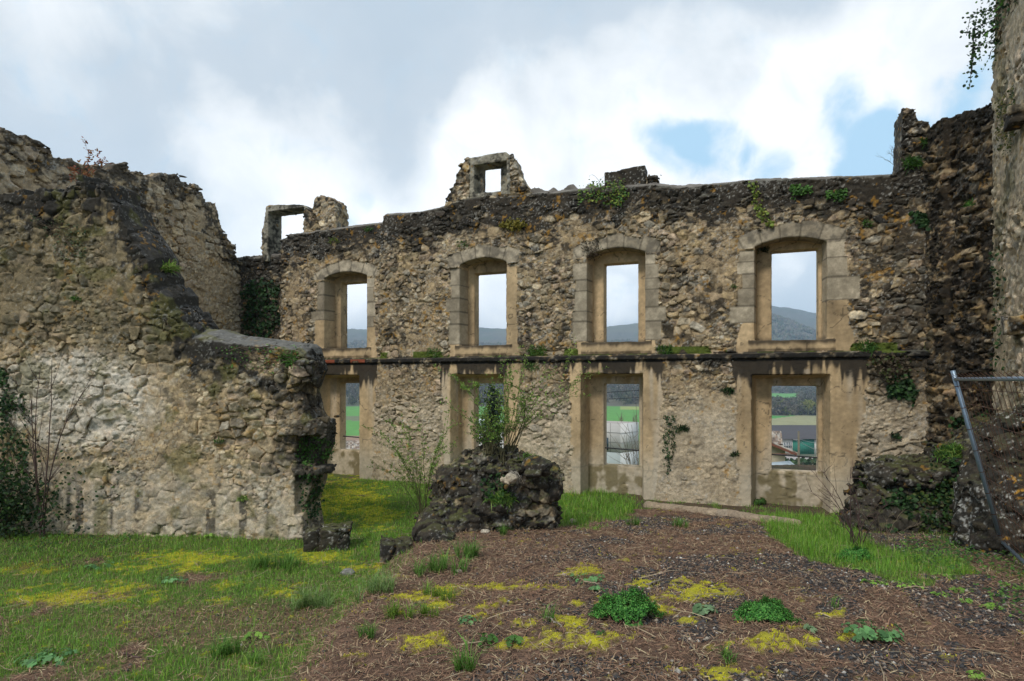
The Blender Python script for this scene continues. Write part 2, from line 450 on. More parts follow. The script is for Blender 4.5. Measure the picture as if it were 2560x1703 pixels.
def main_ids(P):
    s, t, z = P[:, 0], P[:, 1], P[:, 2]
    ids = np.zeros(len(P), np.int32)
    top = main_top(s).astype(f32)
    ids[z > top - .05 - .05 * vnoise(np.stack([s * 2.2, s * 0, s * 0], 1))] = 1
    ids[(z > LEDGE - .10) & (z < LEDGE + .02) & (t < .0) & (s > .9) & (s < 13.2)] = 2
    for w, L in enumerate(LO):
        a0, a1 = L['a']; n1 = wob(s, z, 3 + w, .06)
        zz = np.clip((z + .6) / 2.7, 0, 1)
        pr = L['pr'] * (.72 + .38 * zz); pl = L['pl'] * (.8 + .25 * zz)
        pier = (((s > a0 - pl + n1) & (s < a0 + .12)) | ((s < a1 + pr + n1) & (s > a1 - .12))) & (z < LEDGE - .10)
        head = (z > L['zl'] - .1) & (z < LEDGE - .10) & (s > a0 - pl) & (s < a1 + pr)
        mid = (s > a0 - .02) & (s < a1 + .02) & (z < LEDGE - .1)
        ids[(pier | head | mid) & (z > -.9)] = 10 + w
        ids[(s > a0 - .02) & (s < a1 + .02) & (t > TA - .06) & (z < L['zb'] + .03)] = 30 + w
    for w, U in enumerate(UP):
        a0, a1 = U['a']; c = (a0 + a1) / 2; hw = (a1 - a0) / 2; n1 = wob(s, z, 23 + w, .035)
        inside = (s > a0 - .02) & (s < a1 + .02) & (z > U['zb'] - .02) & (z < U['zc'] + .02)
        ids[inside] = 20 + w
        flare = .06 * sstep(2.9 - z, 0, .6)
        pl = (z > LEDGE + .03) & (z < 4.15) & (((s < a0 + .05) & (s > a0 - U['fl'] - flare + n1)) | ((s > a1 - .05) & (s < a1 + U['fr'] + flare + n1)))
        zlo_l = U['ql'][-1][1] if U['ql'] else 4.2; zlo_r = U['qr'][-1][1] if U['qr'] else 4.2
        pl &= np.where(s < c, z < zlo_l, z < zlo_r)
        ids[pl & (t < .3)] = 20 + w
        ids[(z > LEDGE + .03) & (z < U['zb']) & (s > a0 - .12) & (s < a1 + .14) & (t < .3)] = 40 + w
        r = np.hypot(s - c, (z - (U['zc'] - 1.6)))
        ang = np.arctan2(s - c, z - (U['zc'] - 1.6))
        n2 = vnoise(np.stack([np.floor((ang + .5) / .2) * 3.3 + w * 7, s * 0, s * 0], 1))
        arc = (z > U['zs'] - .02) & (r > 1.55) & (r < 1.6 + .23 + .09 * n2) & (np.abs(s - c) < hw + .30) & (t < TA - .03)
        k = np.clip(np.floor((ang + .5) / .2), 0, 4).astype(np.int32)
        ids[arc] = (200 + w * 10 + k)[arc]
        for sd, q, base_id in ((0, U['ql'], 100 + w * 20), (1, U['qr'], 110 + w * 20)):
            for k, (zt, zb, wd) in enumerate(q):
                m = (z <= zt) & (z > zb) & (t < TA - .03) & ((s < a0 + .08) & (s > a0 - wd) if sd == 0 else (s > a1 - .08) & (s < a1 + wd))
                ids[m & ~arc] = base_id + k
    ids[t > TH - .03] = 0
    return ids
def main_base(S, T, Z):
    front = np.where(Z < LEDGE, -.05, 0) - .05 * ((Z < LEDGE) & (Z > LEDGE - .10))
    for U in UP:
        front = front - .014 * ((Z > LEDGE + .06) & (Z < U['zb']) & (S > U['a'][0] - .10) & (S < U['a'][1] + .12))
    front = np.where(S < S_L, .2, front)
    top = main_top(S)
    rub = .16 * np.interp(S, [6.2, 6.5, 8.9, 9.3], [0, 1, 1, 0])
    jag = np.interp(S, np.arange(0, 15, .11), np.random.default_rng(4).random(137))
    top = top + (T > .25) * rub * jag - .10 * np.clip((.18 - T) / .18, 0, 1) ** 2
    F = np.maximum(np.maximum(front - T, T - TH), np.maximum(Z - top, -1.0 - Z))
    F = np.maximum(F, np.where(S < -2.2, 1.0, -1.0))
    hb = .018
    for U in UP:
        a0, a1 = U['a']; c = (a0 + a1) / 2; hw = (a1 - a0) / 2; sp = .05 * np.clip(T / TA, 0, 1)
        arch = U['zs'] + (U['zc'] - U['zs']) * (1 - ((S - c) / hw) ** 2)
        o = np.maximum(np.maximum(a0 + sp - S, S - (a1 - sp)), np.maximum(U['zb'] - Z, Z - arch))
        o = np.maximum(o, T - TA)
        h = np.maximum(np.maximum(U['h'][0] - S, S - U['h'][1]), np.maximum(U['zb'] - Z, Z - U['zh']))
        F = np.maximum(F, -np.minimum(o, h))
    for L in LO:
        a0, a1 = L['a']; sp = .08 * np.clip(T / TA, 0, 1)
        o = np.maximum(np.maximum(a0 + sp - S, S - (a1 - sp)), np.maximum(-.9 - Z, Z - L['zl'] + .06 * np.clip(T / TA, 0, 1)))
        o = np.maximum(o, T - TA)
        h = np.maximum(np.maximum(L['h'][0] - S, S - L['h'][1]), np.maximum(L['zb'] - Z, Z - L['zh']))
        F = np.maximum(F, -np.minimum(o, h))
    return F
def main_smooth(P):
    i = main_ids(P)
    k = np.where(i >= 10, .93, np.where(i == 2, .7, np.where(i == 1, .55, 0)))
    k = np.where((i >= 30) & (i < 40), .5, k)
    return k.astype(f32)
def streaks(s, z, k, f=7.0):
    a = vnoise(np.stack([s * f + k, s * 0 + 3.3, z * .35], 1)); b = vnoise(np.stack([s * f * 2.7 + k, s * 0 + 9.1, z * .6], 1))
    return a * .65 + b * .35
def main_bury(P):
    s, t, z = P.T
    lowz = sstep(2.0 - z, 0, 2.0)
    n = fbm(P * 1.6 + 40, 3, .6)
    return np.clip(sstep(n + .20 * lowz, .50, .68), 0, 1) * .8
def main_colour(P, C, nl):
    s, t, z = P.T
    ids = main_ids(P)
    top = main_top(s).astype(f32)
    low = (z < LEDGE)
    # paler, limey masonry low down between the lower windows
    pale = sstep(1.7 - z, 0, .8) * .45 * (fbm(P * 2.3, 2) + .4)
    C = mixc(C, (.58, .49, .36), np.clip(pale * 1.5, 0, .75) * (ids == 0))
    # dark weathered crust near the wall head, below the ledge and towards the right corner
    n = fbm(P * 2.1 + 11, 4, .6); nf = fbm(P * 9 + 21, 3, .6)
    d = top - z
    crust = sstep(.75 * n + .5 * nf + .30 + .34 * (CUR['r'] - .5) - d * .80, .12, .46) * .92
    rk = (CUR['r'] - .5)
    crust = np.maximum(crust, sstep(.55 * n + .7 * nf - .56 + .34 * rk + .30 * sstep(s, 12.2, 13.9), .08, .30) * .8)
    crust = np.maximum(crust, low * sstep(.9 * nf + .5 * n - (LEDGE - z) * 1.15, .30, .62) * .9)
    crust = np.maximum(crust, (s < S_L) * .8 * sstep(nf, .3, .5))
    crust *= (ids < 10) * (1 - .6 * low * sstep(1.75 - z, 0, .4))
    C = mixc(C, BLACK * (1 + 0 * 1), crust)
    C = lichen(C, P, .8 * (ids < 3))
    # plaster
    pn = fbm(P * np.array([2.5, 2.5, 1.0], f32) + 5, 3, .55)
    pc = TAN[None] * (.42 + 1.1 * pn)[:, None] * (.8 + .4 * nf)[:, None]
    st = streaks(s + t, z, 5, 4.5)
    pc = mixc(pc, PALE, sstep(st, .52, .72) * .55 * (z < 1.9))
    pc = mixc(pc, (.22, .135, .06), sstep(streaks(s - t, z, 45, 6), .6, .8) * .35)
    crk = (np.abs(fbm(P * 1.7 + 140, 3, .55) - .5) < .0045) | ((np.abs(z + .10 + .03 * (nf - .5)) < .012) & (s > 7))
    pc = mixc(pc, (.09, .07, .045), crk * .7)
    base_d = sstep(.35 - z + .3 * (nf - .5), -.2, .7)
    pc = mixc(pc, (.47, .425, .34), base_d * .7)
    pc = pc * (.82 + .5 * fbm(P * np.array([22, 22, 22], f32), 3, .7))[:, None]
    pl = ((ids >= 10) & (ids < 50))
    C = np.where(pl[:, None], pc, C)
    mossy = ((ids >= 30) & (ids < 40)) * sstep(.5 * streaks(s, z, 77, 6) + .7 * fbm(P * 5 + 66, 3, .6), .52, .68)
    C = mixc(C, (.14, .11, .035), mossy * .75)
    # drips of black under the ledge
    wide = vnoise(np.stack([s * 1.1, s * 0, s * 0 + 4], 1))
    dd = LEDGE - .08 - z
    sv_ = streaks(s, z, 31, 9) * .6 + .4 * vnoise(np.stack([s * 3.1 + 8, s * 0, z * .3], 1))
    drip = low * (ids >= 10) * (t < .05) * sstep(sv_ * 3.3 - 1.02 + .8 * (wide - .45) - dd * 2.0 + .4 * (nf - .5), .0, .35)
    C = mixc(C, BLACK, np.clip(drip * .93, 0, .95))
    C = mixc(C, BLACK, ((ids == 2) | ((z > LEDGE - .13) & (z < LEDGE + .05) & (s > .9))) * sstep(nf, .25, .45) * .9)
    # sills: black stained top edge
    for w, U in enumerate(UP):
        m = (ids == 40 + w) * sstep(z + .10 * (streaks(s, z, 9, 9) - .3), U['zb'] - .10, U['zb'] - .01)
        C = mixc(C, BLACK, m * .85)
        m = (ids == 40 + w) * sstep(LEDGE + .15 * streaks(s, z, 19, 9) - z, -.04, .04)
        C = mixc(C, BLACK, m * .7)
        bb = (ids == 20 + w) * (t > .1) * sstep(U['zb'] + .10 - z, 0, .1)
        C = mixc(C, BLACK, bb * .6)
    # dressed stone: each block its own tint, dark open joints
    q = ids >= 100
    rr = STR[(ids * 37) % 3000]
    qc = QUOIN[None] * (.60 + .55 * rr[:, 0])[:, None] * (.4 + 1.2 * fbm(P * 9 + 3, 4, .68))[:, None]
    qc = mixc(qc, (.15, .135, .10), sstep(n + .5 * nf, .72, .9) * .5)
    qc = mixc(qc, TAN, .12 + (t > .03) * .35)
    C = np.where(q[:, None], qc, C)
    arcn = ids >= 200
    C = mixc(C, BLACK * 4, arcn * sstep(nf + .3 * n, .58, .8) * .45)
    jd = np.full(len(s), 1.0)
    for w, U in enumerate(UP):
        a0, a1 = U['a']; c = (a0 + a1) / 2
        for sd, qs in ((0, U['ql']), (1, U['qr'])):
            side = (s < c) if sd == 0 else (s > c)
            for zt, zb, wd in qs:
                m = side & (np.abs(s - c) < (c - a0) + wd + .02)
                jd = np.where(m, np.minimum(jd, np.minimum(np.abs(z - zb), np.abs(z - zt))), jd)
        ang = np.arctan2(s - c, z - (U['zc'] - 1.6))
        fr = np.abs(((ang + .5) / .2) % 1.0 - 0.0); fr = np.minimum(fr, 1 - fr) * .2 * 1.7
        m = arcn & (np.abs(s - c) < 1.2)
        jd = np.where(m, np.minimum(jd, fr), jd)
    C = mixc(C, (.10, .085, .06), q * (1 - sstep(jd, .008, .02)) * .75)
    # grey mortar capping
    cap = (ids == 1) & (nl[:, 2] > -.2)
    cc = np.array((.17, .155, .135), f32)[None] * (.5 + 1.0 * nf)[:, None]
    C = np.where(cap[:, None], cc, C)
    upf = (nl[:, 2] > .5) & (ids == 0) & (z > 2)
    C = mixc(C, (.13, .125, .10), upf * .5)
    # brick showing at the left end of the ledge
    br = (z > LEDGE - .09) & (z < LEDGE + .0) & (t < 0) & (((s > 1.25) & (s < 1.75)) | ((s > 2.2) & (s < 2.6)))
    C = mixc(C, (.33, .085, .04), br * (nf > .4) * .8)
    C = mixc(C, (.09, .12, .02), (z > LEDGE - .02) & (z < LEDGE + .16) & (ids == 0) & (t < .1) & (fbm(P * 3 + 50, 2) > .52))
    return C

def emit(root, key, V, Wd, Q, C, idf, names):
    cen = V[Q].mean(1)
    ids = idf(cen)
    made = {}
    items = list(split_faces(Wd, Q, C, ids))
    items.sort(key=lambda k: k[0])
    for r, v, q, c in items:
        nm, mt, par = names(r)
        me = raw_mesh(nm, v, q, c)
        p = made.get(par, root) if par is not None else root
        made[r] = link(nm, me, mt, p)
    return made
root = empty('ruined_wall', (MF.o[0], MF.o[1], -.65)); root_inv = (-MF.o[0], -MF.o[1], .65)
V, Wd, Q, C = build_solid('main', MF, (-2.3, 14.6, -.16, .76, -.95, 6.1), .02, main_base, smooth=main_smooth, colour=main_colour, tmax=TH - .08, bury=main_bury, A=.032)
Wd0 = Wd + np.array(root_inv, f32)
def main_names(r):
    if r == 0: return 'masonry', STONE, None
    if r == 1: return 'capping', CAP, None
    if r == 2: return 'string_course', CAP, None
    if r < 20: return 'window_surround', PLASTER, None
    if r < 30: return 'window_surround', PLASTER, None
    if r < 40: return 'parapet', PLASTER, r - 20
    if r < 50: return 'sill', PLASTER, r - 20
    if r < 200: return 'quoin', ASHLAR, 20 + (r - 100) // 20
    return 'voussoir', ASHLAR, 20 + (r - 200) // 10
made = emit(root, 'main', V, Wd0, Q, C, main_ids, main_names)
tag(root, 'long two-storey roofless rubble wall with four windows on each floor, facing the viewer', 'ruined wall')
WALL_ROOT, WALL_MADE = root, made

def solid_part(name, key, frame, box, h, base, parent=None, pinv=None, material=None, **kw):
    V, Wd, Q, C = build_solid(key, frame, box, h, base, **kw)
    if pinv is not None: Wd = Wd + np.array(pinv, f32)
    return link(name, raw_mesh(name, Wd, Q, C), material or STONE, parent)
def crusty(k=.5, topz=None, tint=None, lich=1.0):
    def f(P, C, nl):
        n = fbm(P * 2.3 + 11, 4, .6); nf = fbm(P * 9 + 21, 4, .65)
        m = sstep(.55 * n + .7 * nf - .66 + k * .55 + .25 * (CUR['r'] - .5), .0, .26) * .92
        if topz is not None:
            m = np.maximum(m, sstep(.5 * nf + .5 * n + .25 - (topz(P) - P[:, 2]), .1, .5) * .9)
        C2 = mixc(C, BLACK, m)
        if tint is not None: C2 = C2 * np.asarray(tint, f32)[None]
        return lichen(C2, P, lich)
    return f
# --- attic window standing at the left end of the wall head
def hf(frame, pts, t=0.0):
    s, z = frame.poly(pts, t); return s, z
a1s, a1z = hf(MF, [(646, 575), (650, 560), (657, 512), (668, 508), (750, 508), (760, 516), (768, 532), (773, 540), (776, 500), (782, 488), (800, 486), (818, 490), (828, 500), (832, 520), (834, 572), (840, 600)])
zt = MF.sz(722, 541, .62)[1]; zlt = MF.sz(700, 508)[1]
def attic1(S, T, Z):
    top = np.interp(S, a1s, a1z)
    F = np.maximum(np.maximum(.10 - T, T - .62), np.maximum(Z - top, 4.75 - Z))
    F = np.maximum(F, np.maximum(a1s[0] - S, S - a1s[-1]))
    sh = MF.s(663); s1 = MF.s(752)
    o = np.maximum(np.maximum(sh - S, S - s1), Z - zt)
    o2 = np.maximum(np.maximum(MF.s(775) - S, S - MF.s(784)), np.maximum(MF.sz(780, 545)[1] - Z, Z - MF.sz(780, 530)[1]))
    return np.maximum(F, -np.minimum(o, o2))
def att_sm(sa, sb, za, zb, zt):
    return lambda P: (((P[:, 0] > sa - .16) & (P[:, 0] < sa + .1)) | ((P[:, 2] > zt - .05) & (P[:, 2] < zt + .26) & (P[:, 0] > sa - .16) & (P[:, 0] < sb + .12))).astype(f32) * .8
def grey_att(sm):
    cr = crusty(.18)
    def f(P, C, nl):
        s = sm(P) > .3
        g0 = np.array((.30, .275, .21), f32)[None] * (.5 + fbm(P * 5, 3, .6))[:, None]
        C = np.where(s[:, None], g0, C)
        return cr(P, C, nl)
    return f
sm1 = att_sm(MF.s(663), MF.s(752), 0, 0, zt)
aw = solid_part('attic_window', 'attic1', MF, (a1s[0] - .15, a1s[-1] + .15, .0, .75, 4.6, 7.0), .022, attic1, root, root_inv, smooth=sm1, colour=grey_att(sm1), A=.03, size=(.2, .25, .13))
a2s, a2z = hf(MF, [(1106, 520), (1112, 508), (1122, 480), (1132, 465), (1140, 438), (1150, 408), (1160, 394), (1200, 386), (1240, 378), (1262, 377), (1280, 390), (1291, 414), (1295, 435), (1306, 452), (1315, 470), (1322, 480), (1340, 492)])
zt2 = MF.sz(1235, 414, .2)[1]; zb2 = MF.sz(1230, 478, .04)[1]
def attic2(S, T, Z):
    top = np.interp(S, a2s, a2z)
    F = np.maximum(np.maximum(.04 - T, T - .44), np.maximum(Z - top, 5.3 - Z))
    F = np.maximum(F, np.maximum(a2s[0] - S, S - a2s[-1]))
    o = np.maximum(np.maximum(MF.s(1184) - S, S - MF.s(1263)), np.maximum(Z - zt2, zb2 - Z))
    h = np.maximum(np.maximum(MF.s(1215, .42) - S, S - MF.s(1256, .42)), np.maximum(Z - zt2 + .02, zb2 - Z))
    o = np.maximum(o, T - .28)
    return np.maximum(F, -np.minimum(o, h))
sm2 = lambda P: ((P[:, 0] > MF.s(1184) - .12) & (P[:, 0] < MF.s(1263) + .10) & (P[:, 2] > zb2 - .1) & (P[:, 2] < zt2 + .3)).astype(f32) * .92
solid_part('attic_window', 'attic2', MF, (a2s[0] - .15, a2s[-1] + .15, -.1, .75, 5.2, 7.0), .02, attic2, root, root_inv, smooth=sm2, colour=grey_att(sm2), A=.05, size=(.2, .25, .12))
# --- dark cut block and loose stones on the wall head
def blockf(x0, x1, y0, y1, t0, t1):
    sa = MF.s(x0, t0); sb = MF.s(x1, t0); za = MF.sz(x0, y1, t0)[1]; zb = MF.sz((x0 + x1) / 2, y0, t0)[1]
    def f(S, T, Z):
        return np.maximum(np.maximum(np.maximum(sa - S, S - sb), np.maximum(t0 - T, T - t1)), np.maximum(za - .1 - Z, Z - zb - (S - sa) * .05))
    return f, (sa - .12, sb + .12, t0 - .12, t1 + .12, za - .25, zb + .25)
f, bx = blockf(1511, 1612, 425, 462, .12, .5)
solid_part('parapet_block', 'pblk', MF, bx, .018, f, root, root_inv, colour=crusty(1.1), A=.012, size=(.9, .9, .9), small=0)
f, bx = blockf(1612, 1642, 444, 456, .15, .5)
solid_part('loose_stone', 'pblk2', MF, bx, .018, f, root, root_inv, colour=crusty(.6), A=.05, size=(.2, .2, .1))
# --- broken pier standing at the right end of the wall head
p3s, p3z = hf(MF, [(2232, 440), (2248, 425), (2253, 380), (2255, 300), (2256, 270), (2272, 270), (2290, 281), (2296, 300), (2306, 304), (2322, 303), (2330, 324), (2350, 330), (2365, 335)])
def pier3(S, T, Z):
    top = np.interp(S, p3s, p3z)
    F = np.maximum(np.maximum(.02 - T, T - .6), np.maximum(Z - top, 4.9 - Z))
    return np.maximum(F, np.maximum(p3s[0] - S, S - p3s[-1]))
solid_part('broken_pier', 'pier3', MF, (p3s[0] - .15, p3s[-1] + .15, -.12, .75, 4.8, 7.1), .02, pier3, root, root_inv, colour=crusty(.55), A=.05, size=(.22, .25, .12))
# --- thin iron rails across the lower windows
def tube_arrays(pts, r, n=6):
    pts = np.asarray(pts, float); m = len(pts); r = np.broadcast_to(np.asarray(r, float), (m,))
    tg = np.gradient(pts, axis=0) if m > 1 else np.array([[0, 0, 1.0]])
    tg /= np.linalg.norm(tg, axis=1, keepdims=True) + 1e-9
    ref = np.where(np.abs(tg[:, 2:3]) > .9, np.array([[1.0, 0, 0]]), np.array([[0, 0, 1.0]]))
    a = np.cross(tg, ref); a /= np.linalg.norm(a, axis=1, keepdims=True) + 1e-9; b = np.cross(tg, a)
    th = np.arange(n) * 2 * math.pi / n
    V = pts[:, None] + r[:, None, None] * (a[:, None] * np.cos(th)[None, :, None] + b[:, None] * np.sin(th)[None, :, None])
    i = np.arange(m - 1)[:, None] * n + np.arange(n)[None]; j = np.arange(m - 1)[:, None] * n + (np.arange(n)[None] + 1) % n
    Qd = np.stack([i, j, j + n, i + n], -1).reshape(-1, 4)
    return V.reshape(-1, 3).astype(f32), Qd.astype(np.int32)
class MB:
    """collects pieces into ONE mesh"""
    def __init__(s): s.V = []; s.F = {}; s.C = []; s.n = 0
    def add(s, V, Fs, col):
        V = np.asarray(V, f32); s.V.append(V)
        col = np.asarray(col, f32); s.C.append(np.broadcast_to(col, (len(V), 3)) if col.ndim == 1 else col)
        for F_ in (Fs if isinstance(Fs, list) else [Fs]):
            F_ = np.asarray(F_, np.int32)
            if len(F_): s.F.setdefault(F_.shape[1], []).append(F_ + s.n)
        s.n += len(V)
    def tube(s, pts, r, col, n=6, caps=False):
        V, Fq = tube_arrays(pts, r, n); fs = [Fq]
        if caps:
            fs.append(np.array([list(range(n))[::-1]])); fs.append(np.array([[len(V) - n + k for k in range(n)]]))
        s.add(V, fs, col)
    def box(s, c, size, col, rz=0.0, bev=0.0):
        hx, hy, hz = [v / 2 for v in size]
        P = np.array([(sx * hx, sy * hy, sz * hz) for sz in (-1, 1) for sy in (-1, 1) for sx in (-1, 1)], float)
        cr_, sr = math.cos(rz), math.sin(rz)
        P = np.stack([P[:, 0] * cr_ - P[:, 1] * sr, P[:, 0] * sr + P[:, 1] * cr_, P[:, 2]], 1) + np.array(c)
        s.add(P, np.array([(0, 2, 3, 1), (4, 5, 7, 6), (0, 1, 5, 4), (2, 6, 7, 3), (0, 4, 6, 2), (1, 3, 7, 5)]), col)
    def mesh(s, name, smooth=True):
        return raw_mesh(name, np.concatenate(s.V), [np.concatenate(v) for v in s.F.values()], np.concatenate(s.C), smooth)
IRON = mat('weathered_iron', .6, 30, .25, .2, .004, metal=.6)
def on_wall(s, t, z): return (MF.o[0] + s * MF.d[0] + t * MF.n[0], MF.o[1] + s * MF.d[1] + t * MF.n[1], z)
for w, L in enumerate(LO):
    b = MB(); zr = [.25, .24, .225, .23][w]
    p0 = on_wall(L['h'][0] - .04, .56, zr + .03); p1 = on_wall(L['h'][1] + .04, .56, zr)
    b.tube([p0, p1], .014, (.05, .05, .055), 8)
    o = link('rail', b.mesh('rail'), IRON, made[10 + w]); o.location = root_inv

# --- tall rubble wall closing the courtyard on the left
LWd = np.array([1.54, 5.5]) / np.hypot(1.54, 5.5)
LW = Frame(np.array([-8.79, 10.3]) - LWd * 3.0, np.array([-7.25, 15.8]) + LWd * .9)
l_s, l_z = LW.poly(DP([(-60, 290), (0, 303), (60, 317), (75, 330), (118, 338), (130, 362), (200, 378), (250, 390), (256, 382), (264, 378), (292, 380), (300, 394), (340, 405), (362, 408), (368, 399), (402, 400), (410, 412), (440, 424), (468, 440), (472, 466), (497, 468), (503, 498), (512, 530), (532, 556), (548, 590), (560, 640)]))
l_s = np.insert(l_s, 0, -1); l_z = np.insert(l_z, 0, l_z[0])
def lw_top(S): return np.interp(S, l_s, l_z)
jg = np.random.default_rng(9).random(200)
def lw_base(S, T, Z):
    return np.maximum(np.maximum(-T, T - .8), np.maximum(Z - lw_top(S) - .10 * (np.interp(S, np.arange(200) * .13, jg) - .5), -.9 - Z))
def lw_col(P, C, nl):
    n = fbm(P * 2.1 + 31, 4, .6); nf = fbm(P * 9 + 41, 3, .6)
    C = C * 1.10
    C = mixc(C, (.50, .39, .26), .15 + (1 - sstep(n, .35, .6)) * .35)
    d = lw_top(P[:, 0]) - P[:, 2]
    C = mixc(C, BLACK * 1.6, sstep(.8 * nf + .4 * n - .30 - d * .28, .10, .28) * .85)
    C = mixc(C, BLACK * 1.3, sstep(P[:, 0], 8.4, 9.3) * sstep(nf, .3, .5) * .5)
    return lichen(C, P, .8)
V, Wd, Q, C = build_solid('left', LW, (-.2, LW.L + .1, -.14, .9, -.8, 6.9), .024, lw_base, colour=lw_col, tmax=.7, seed=3.0, A=.055, size=(.28, .3, .17), small=.55, bury=lambda P: sstep(fbm(P * 1.4 + 90, 3, .6), .46, .64) * .6)
o = link('side_wall', raw_mesh('side_wall', Wd, Q, C), STONE)
tag(o, 'tall ragged rubble wall receding behind the low wall on the left, its top stepping down to the right', 'ruined wall')

# --- nearer broken wall in front of it
NW = Frame((-9.9, 9.49), (-2.6, 8.8))
n_s, n_z = NW.poly(DP([(-60, 470), (25, 470), (80, 462), (150, 451), (265, 444), (290, 455), (315, 478), (335, 540), (370, 590), (405, 645), (450, 700), (470, 742), (485, 757), (520, 760), (560, 772), (640, 780), (715, 790), (728, 800)]), .5)
n_s = np.insert(n_s, 0, -1); n_z = np.insert(n_z, 0, n_z[0]); n_s = np.append(n_s, 9); n_z = np.append(n_z, n_z[-1])
ye = [(x_, y_) for x_, y_ in DP([(722, 785), (738, 800), (752, 850), (735, 900), (745, 945), (770, 985), (770, 1020), (752, 1060), (752, 1100), (735, 1150), (745, 1210), (760, 1300)])]
e_s, e_z = NW.poly(ye, .7); S_CAP = NW.s(485 * D, .5); oo = np.argsort(e_z); e_s, e_z = e_s[oo], e_z[oo]
def slope_amt(S): return np.interp(S, [NW.s(25), NW.s(290), NW.s(330), NW.s(500), NW.s(545), NW.s(800)], [.05, .08, .16, .16, .14, .12])
nj = np.random.default_rng(15).random(120)
def nw_top(S, T): return np.interp(S, n_s, n_z) + (.40 * (nj[(np.clip(S, 0, 9) / .17).astype(int)] - .5) + .16 * (nj[60 + (np.clip(S, 0, 9) / .41).astype(int)] - .5)) * np.interp(S, [2.7, 3.0, S_CAP - .15, S_CAP + .05], [.25, 1, 1, .05]) - slope_amt(S) * np.clip((.4 - T) / .4, 0, 1)
def nboxf(x0, x1, y0, y1, t0, t1, S, T, Z):
    a, zb = NW.sz(x0, y1, t0); b, zt_ = NW.sz(x1, y0, t0)
    return np.maximum(np.maximum(np.maximum(a - S, S - b), np.maximum(t0 - T, T - t1)), np.maximum(zb - Z, Z - zt_))
def nw_base(S, T, Z):
    F = np.maximum(np.maximum(-T, T - .75), np.maximum(Z - nw_top(S, T), -1.0 - Z))
    F = np.maximum(F, S - np.interp(Z, e_z, e_s))
    F = np.maximum(F, -nboxf(715, 900, 1098, 1172, -.3, .30, S, T, Z))
    F = np.maximum(F, -nboxf(712, 765, 1190, 1300, -.3, .14, S, T, Z))
    F = np.minimum(F, nboxf(690, 815, 1050, 1088, -.12, .3, S, T, Z))
    F = np.minimum(F, nboxf(730, 800, 1176, 1190, -.10, .5, S, T, Z))
    F = np.minimum(F, nboxf(725, 775, 905, 955, -.09, .5, S, T, Z))
    return F
def nw_bury(P):
    n = fbm(P * 1.3 + 20, 3, .55)
    lo = sstep(.9 - P[:, 2], 0, 1.3)
    return np.clip(sstep(n + .16 * lo, .48, .66), 0, 1) * .72
def nw_px(P):
    Wp = NW.world(P); return CX + F0 * Wp[:, 0] / Wp[:, 1], HY - F0 * (Wp[:, 2] - EYE) / Wp[:, 1]
def nw_col(P, C, nl):
    s, t, z = P.T
    n = fbm(P * 1.9 + 61, 4, .6); nf = fbm(P * 9 + 71, 3, .6)
    C = C * 1.12
    pale = sstep(.55 - z + .6 * (n - .5), -.1, .5) * .45 + sstep(1.35 - np.hypot((s - 3.2) / 1.25, (z - 1.40) / .66), .0, .5) * 1.0
    C = mixc(C, (.64, .585, .49), np.clip(pale * (1.9 * nf - .22), 0, .85))
    C = mixc(C, (.13, .11, .06), sstep(z + 2.0 * (n - .5), 1.7, 2.5) * .62)
    C = mixc(C, (.10, .085, .055), sstep(.6 * n + .5 * nf + .3 * (CUR['r'] - .5), .56, .70) * .55 * (1 - np.clip(pale, 0, 1)))
    top = nw_top(s, t)
    d = top - z
    cr = sstep(.8 * n + .9 * nf + .3 * (CUR['r'] - .5) - .26 - d * 1.05, .08, .38) * .92
    cr = np.maximum(cr, sstep(s - 5.9 + .9 * (n - .5) + .9 * (nf - .5), .45, .95) * .85 * sstep(z, -.1, .3))
    cr = np.maximum(cr, sstep(s, 6.9, 7.15) * sstep(nf + .3 * n, .5, .7) * .7)
    drip = sstep(streaks(s, z, 60, 9) * 1.0, .62, .74) * sstep(z, -.7, -.5) * sstep(.35 - z, 0, .5) * (s > 2.5)
    cr = np.maximum(cr, drip * .75 * (nf > .42))
    C = mixc(C, BLACK * 1.2, cr)
    cap = (nl[:, 2] > .25) & (d < .12) & (z > .8) & (s > S_CAP)
    C = mixc(C, BLACK * 3.5, (nl[:, 2] > .3) * (d < .2) * (s < S_CAP) * sstep(nf, .42, .6) * .8)
    C = mixc(C, (.15, .145, .13), cap * (.3 + .6 * sstep(nf + .15, .42, .6)))
    C = mixc(C, (.12, .115, .03), sstep(fbm(P * 3.3 + 91, 3, .6), .60, .70) * .55)
    return lichen(C, P, .5)
def nw_smooth(P):
    d = nw_top(P[:, 0], P[:, 1]) - P[:, 2]
    return (sstep(.10 - d, 0, .06) * (.1 + .35 * sstep(P[:, 0], S_CAP, S_CAP + .3))).astype(f32)
V, Wd, Q, C = build_solid('near', NW, (.0, 7.75, -.26, .86, -.9, 5.1), .0175, nw_base, colour=nw_col, smooth=nw_smooth, tmax=.66, seed=6.0, A=.04, size=(.23, .3, .16), bury=nw_bury, small=.6)
nroot = empty('broken_wall', (-6, 9.1, -.65))
def nw_ids(P):
    d = nw_top(P[:, 0], P[:, 1]) - P[:, 2]
    return ((d < .07) & (P[:, 2] > .8) & (P[:, 0] > S_CAP + .05)).astype(np.int32)
emit(nroot, 'near', V, Wd + np.array((6, -9.1, .65), f32), Q, C, nw_ids, lambda r: (('masonry', STONE, None) if r == 0 else ('capping', CAP, None)))
tag(nroot, 'nearer broken rubble wall on the left with pale patches and a sloping dark top', 'ruined wall')

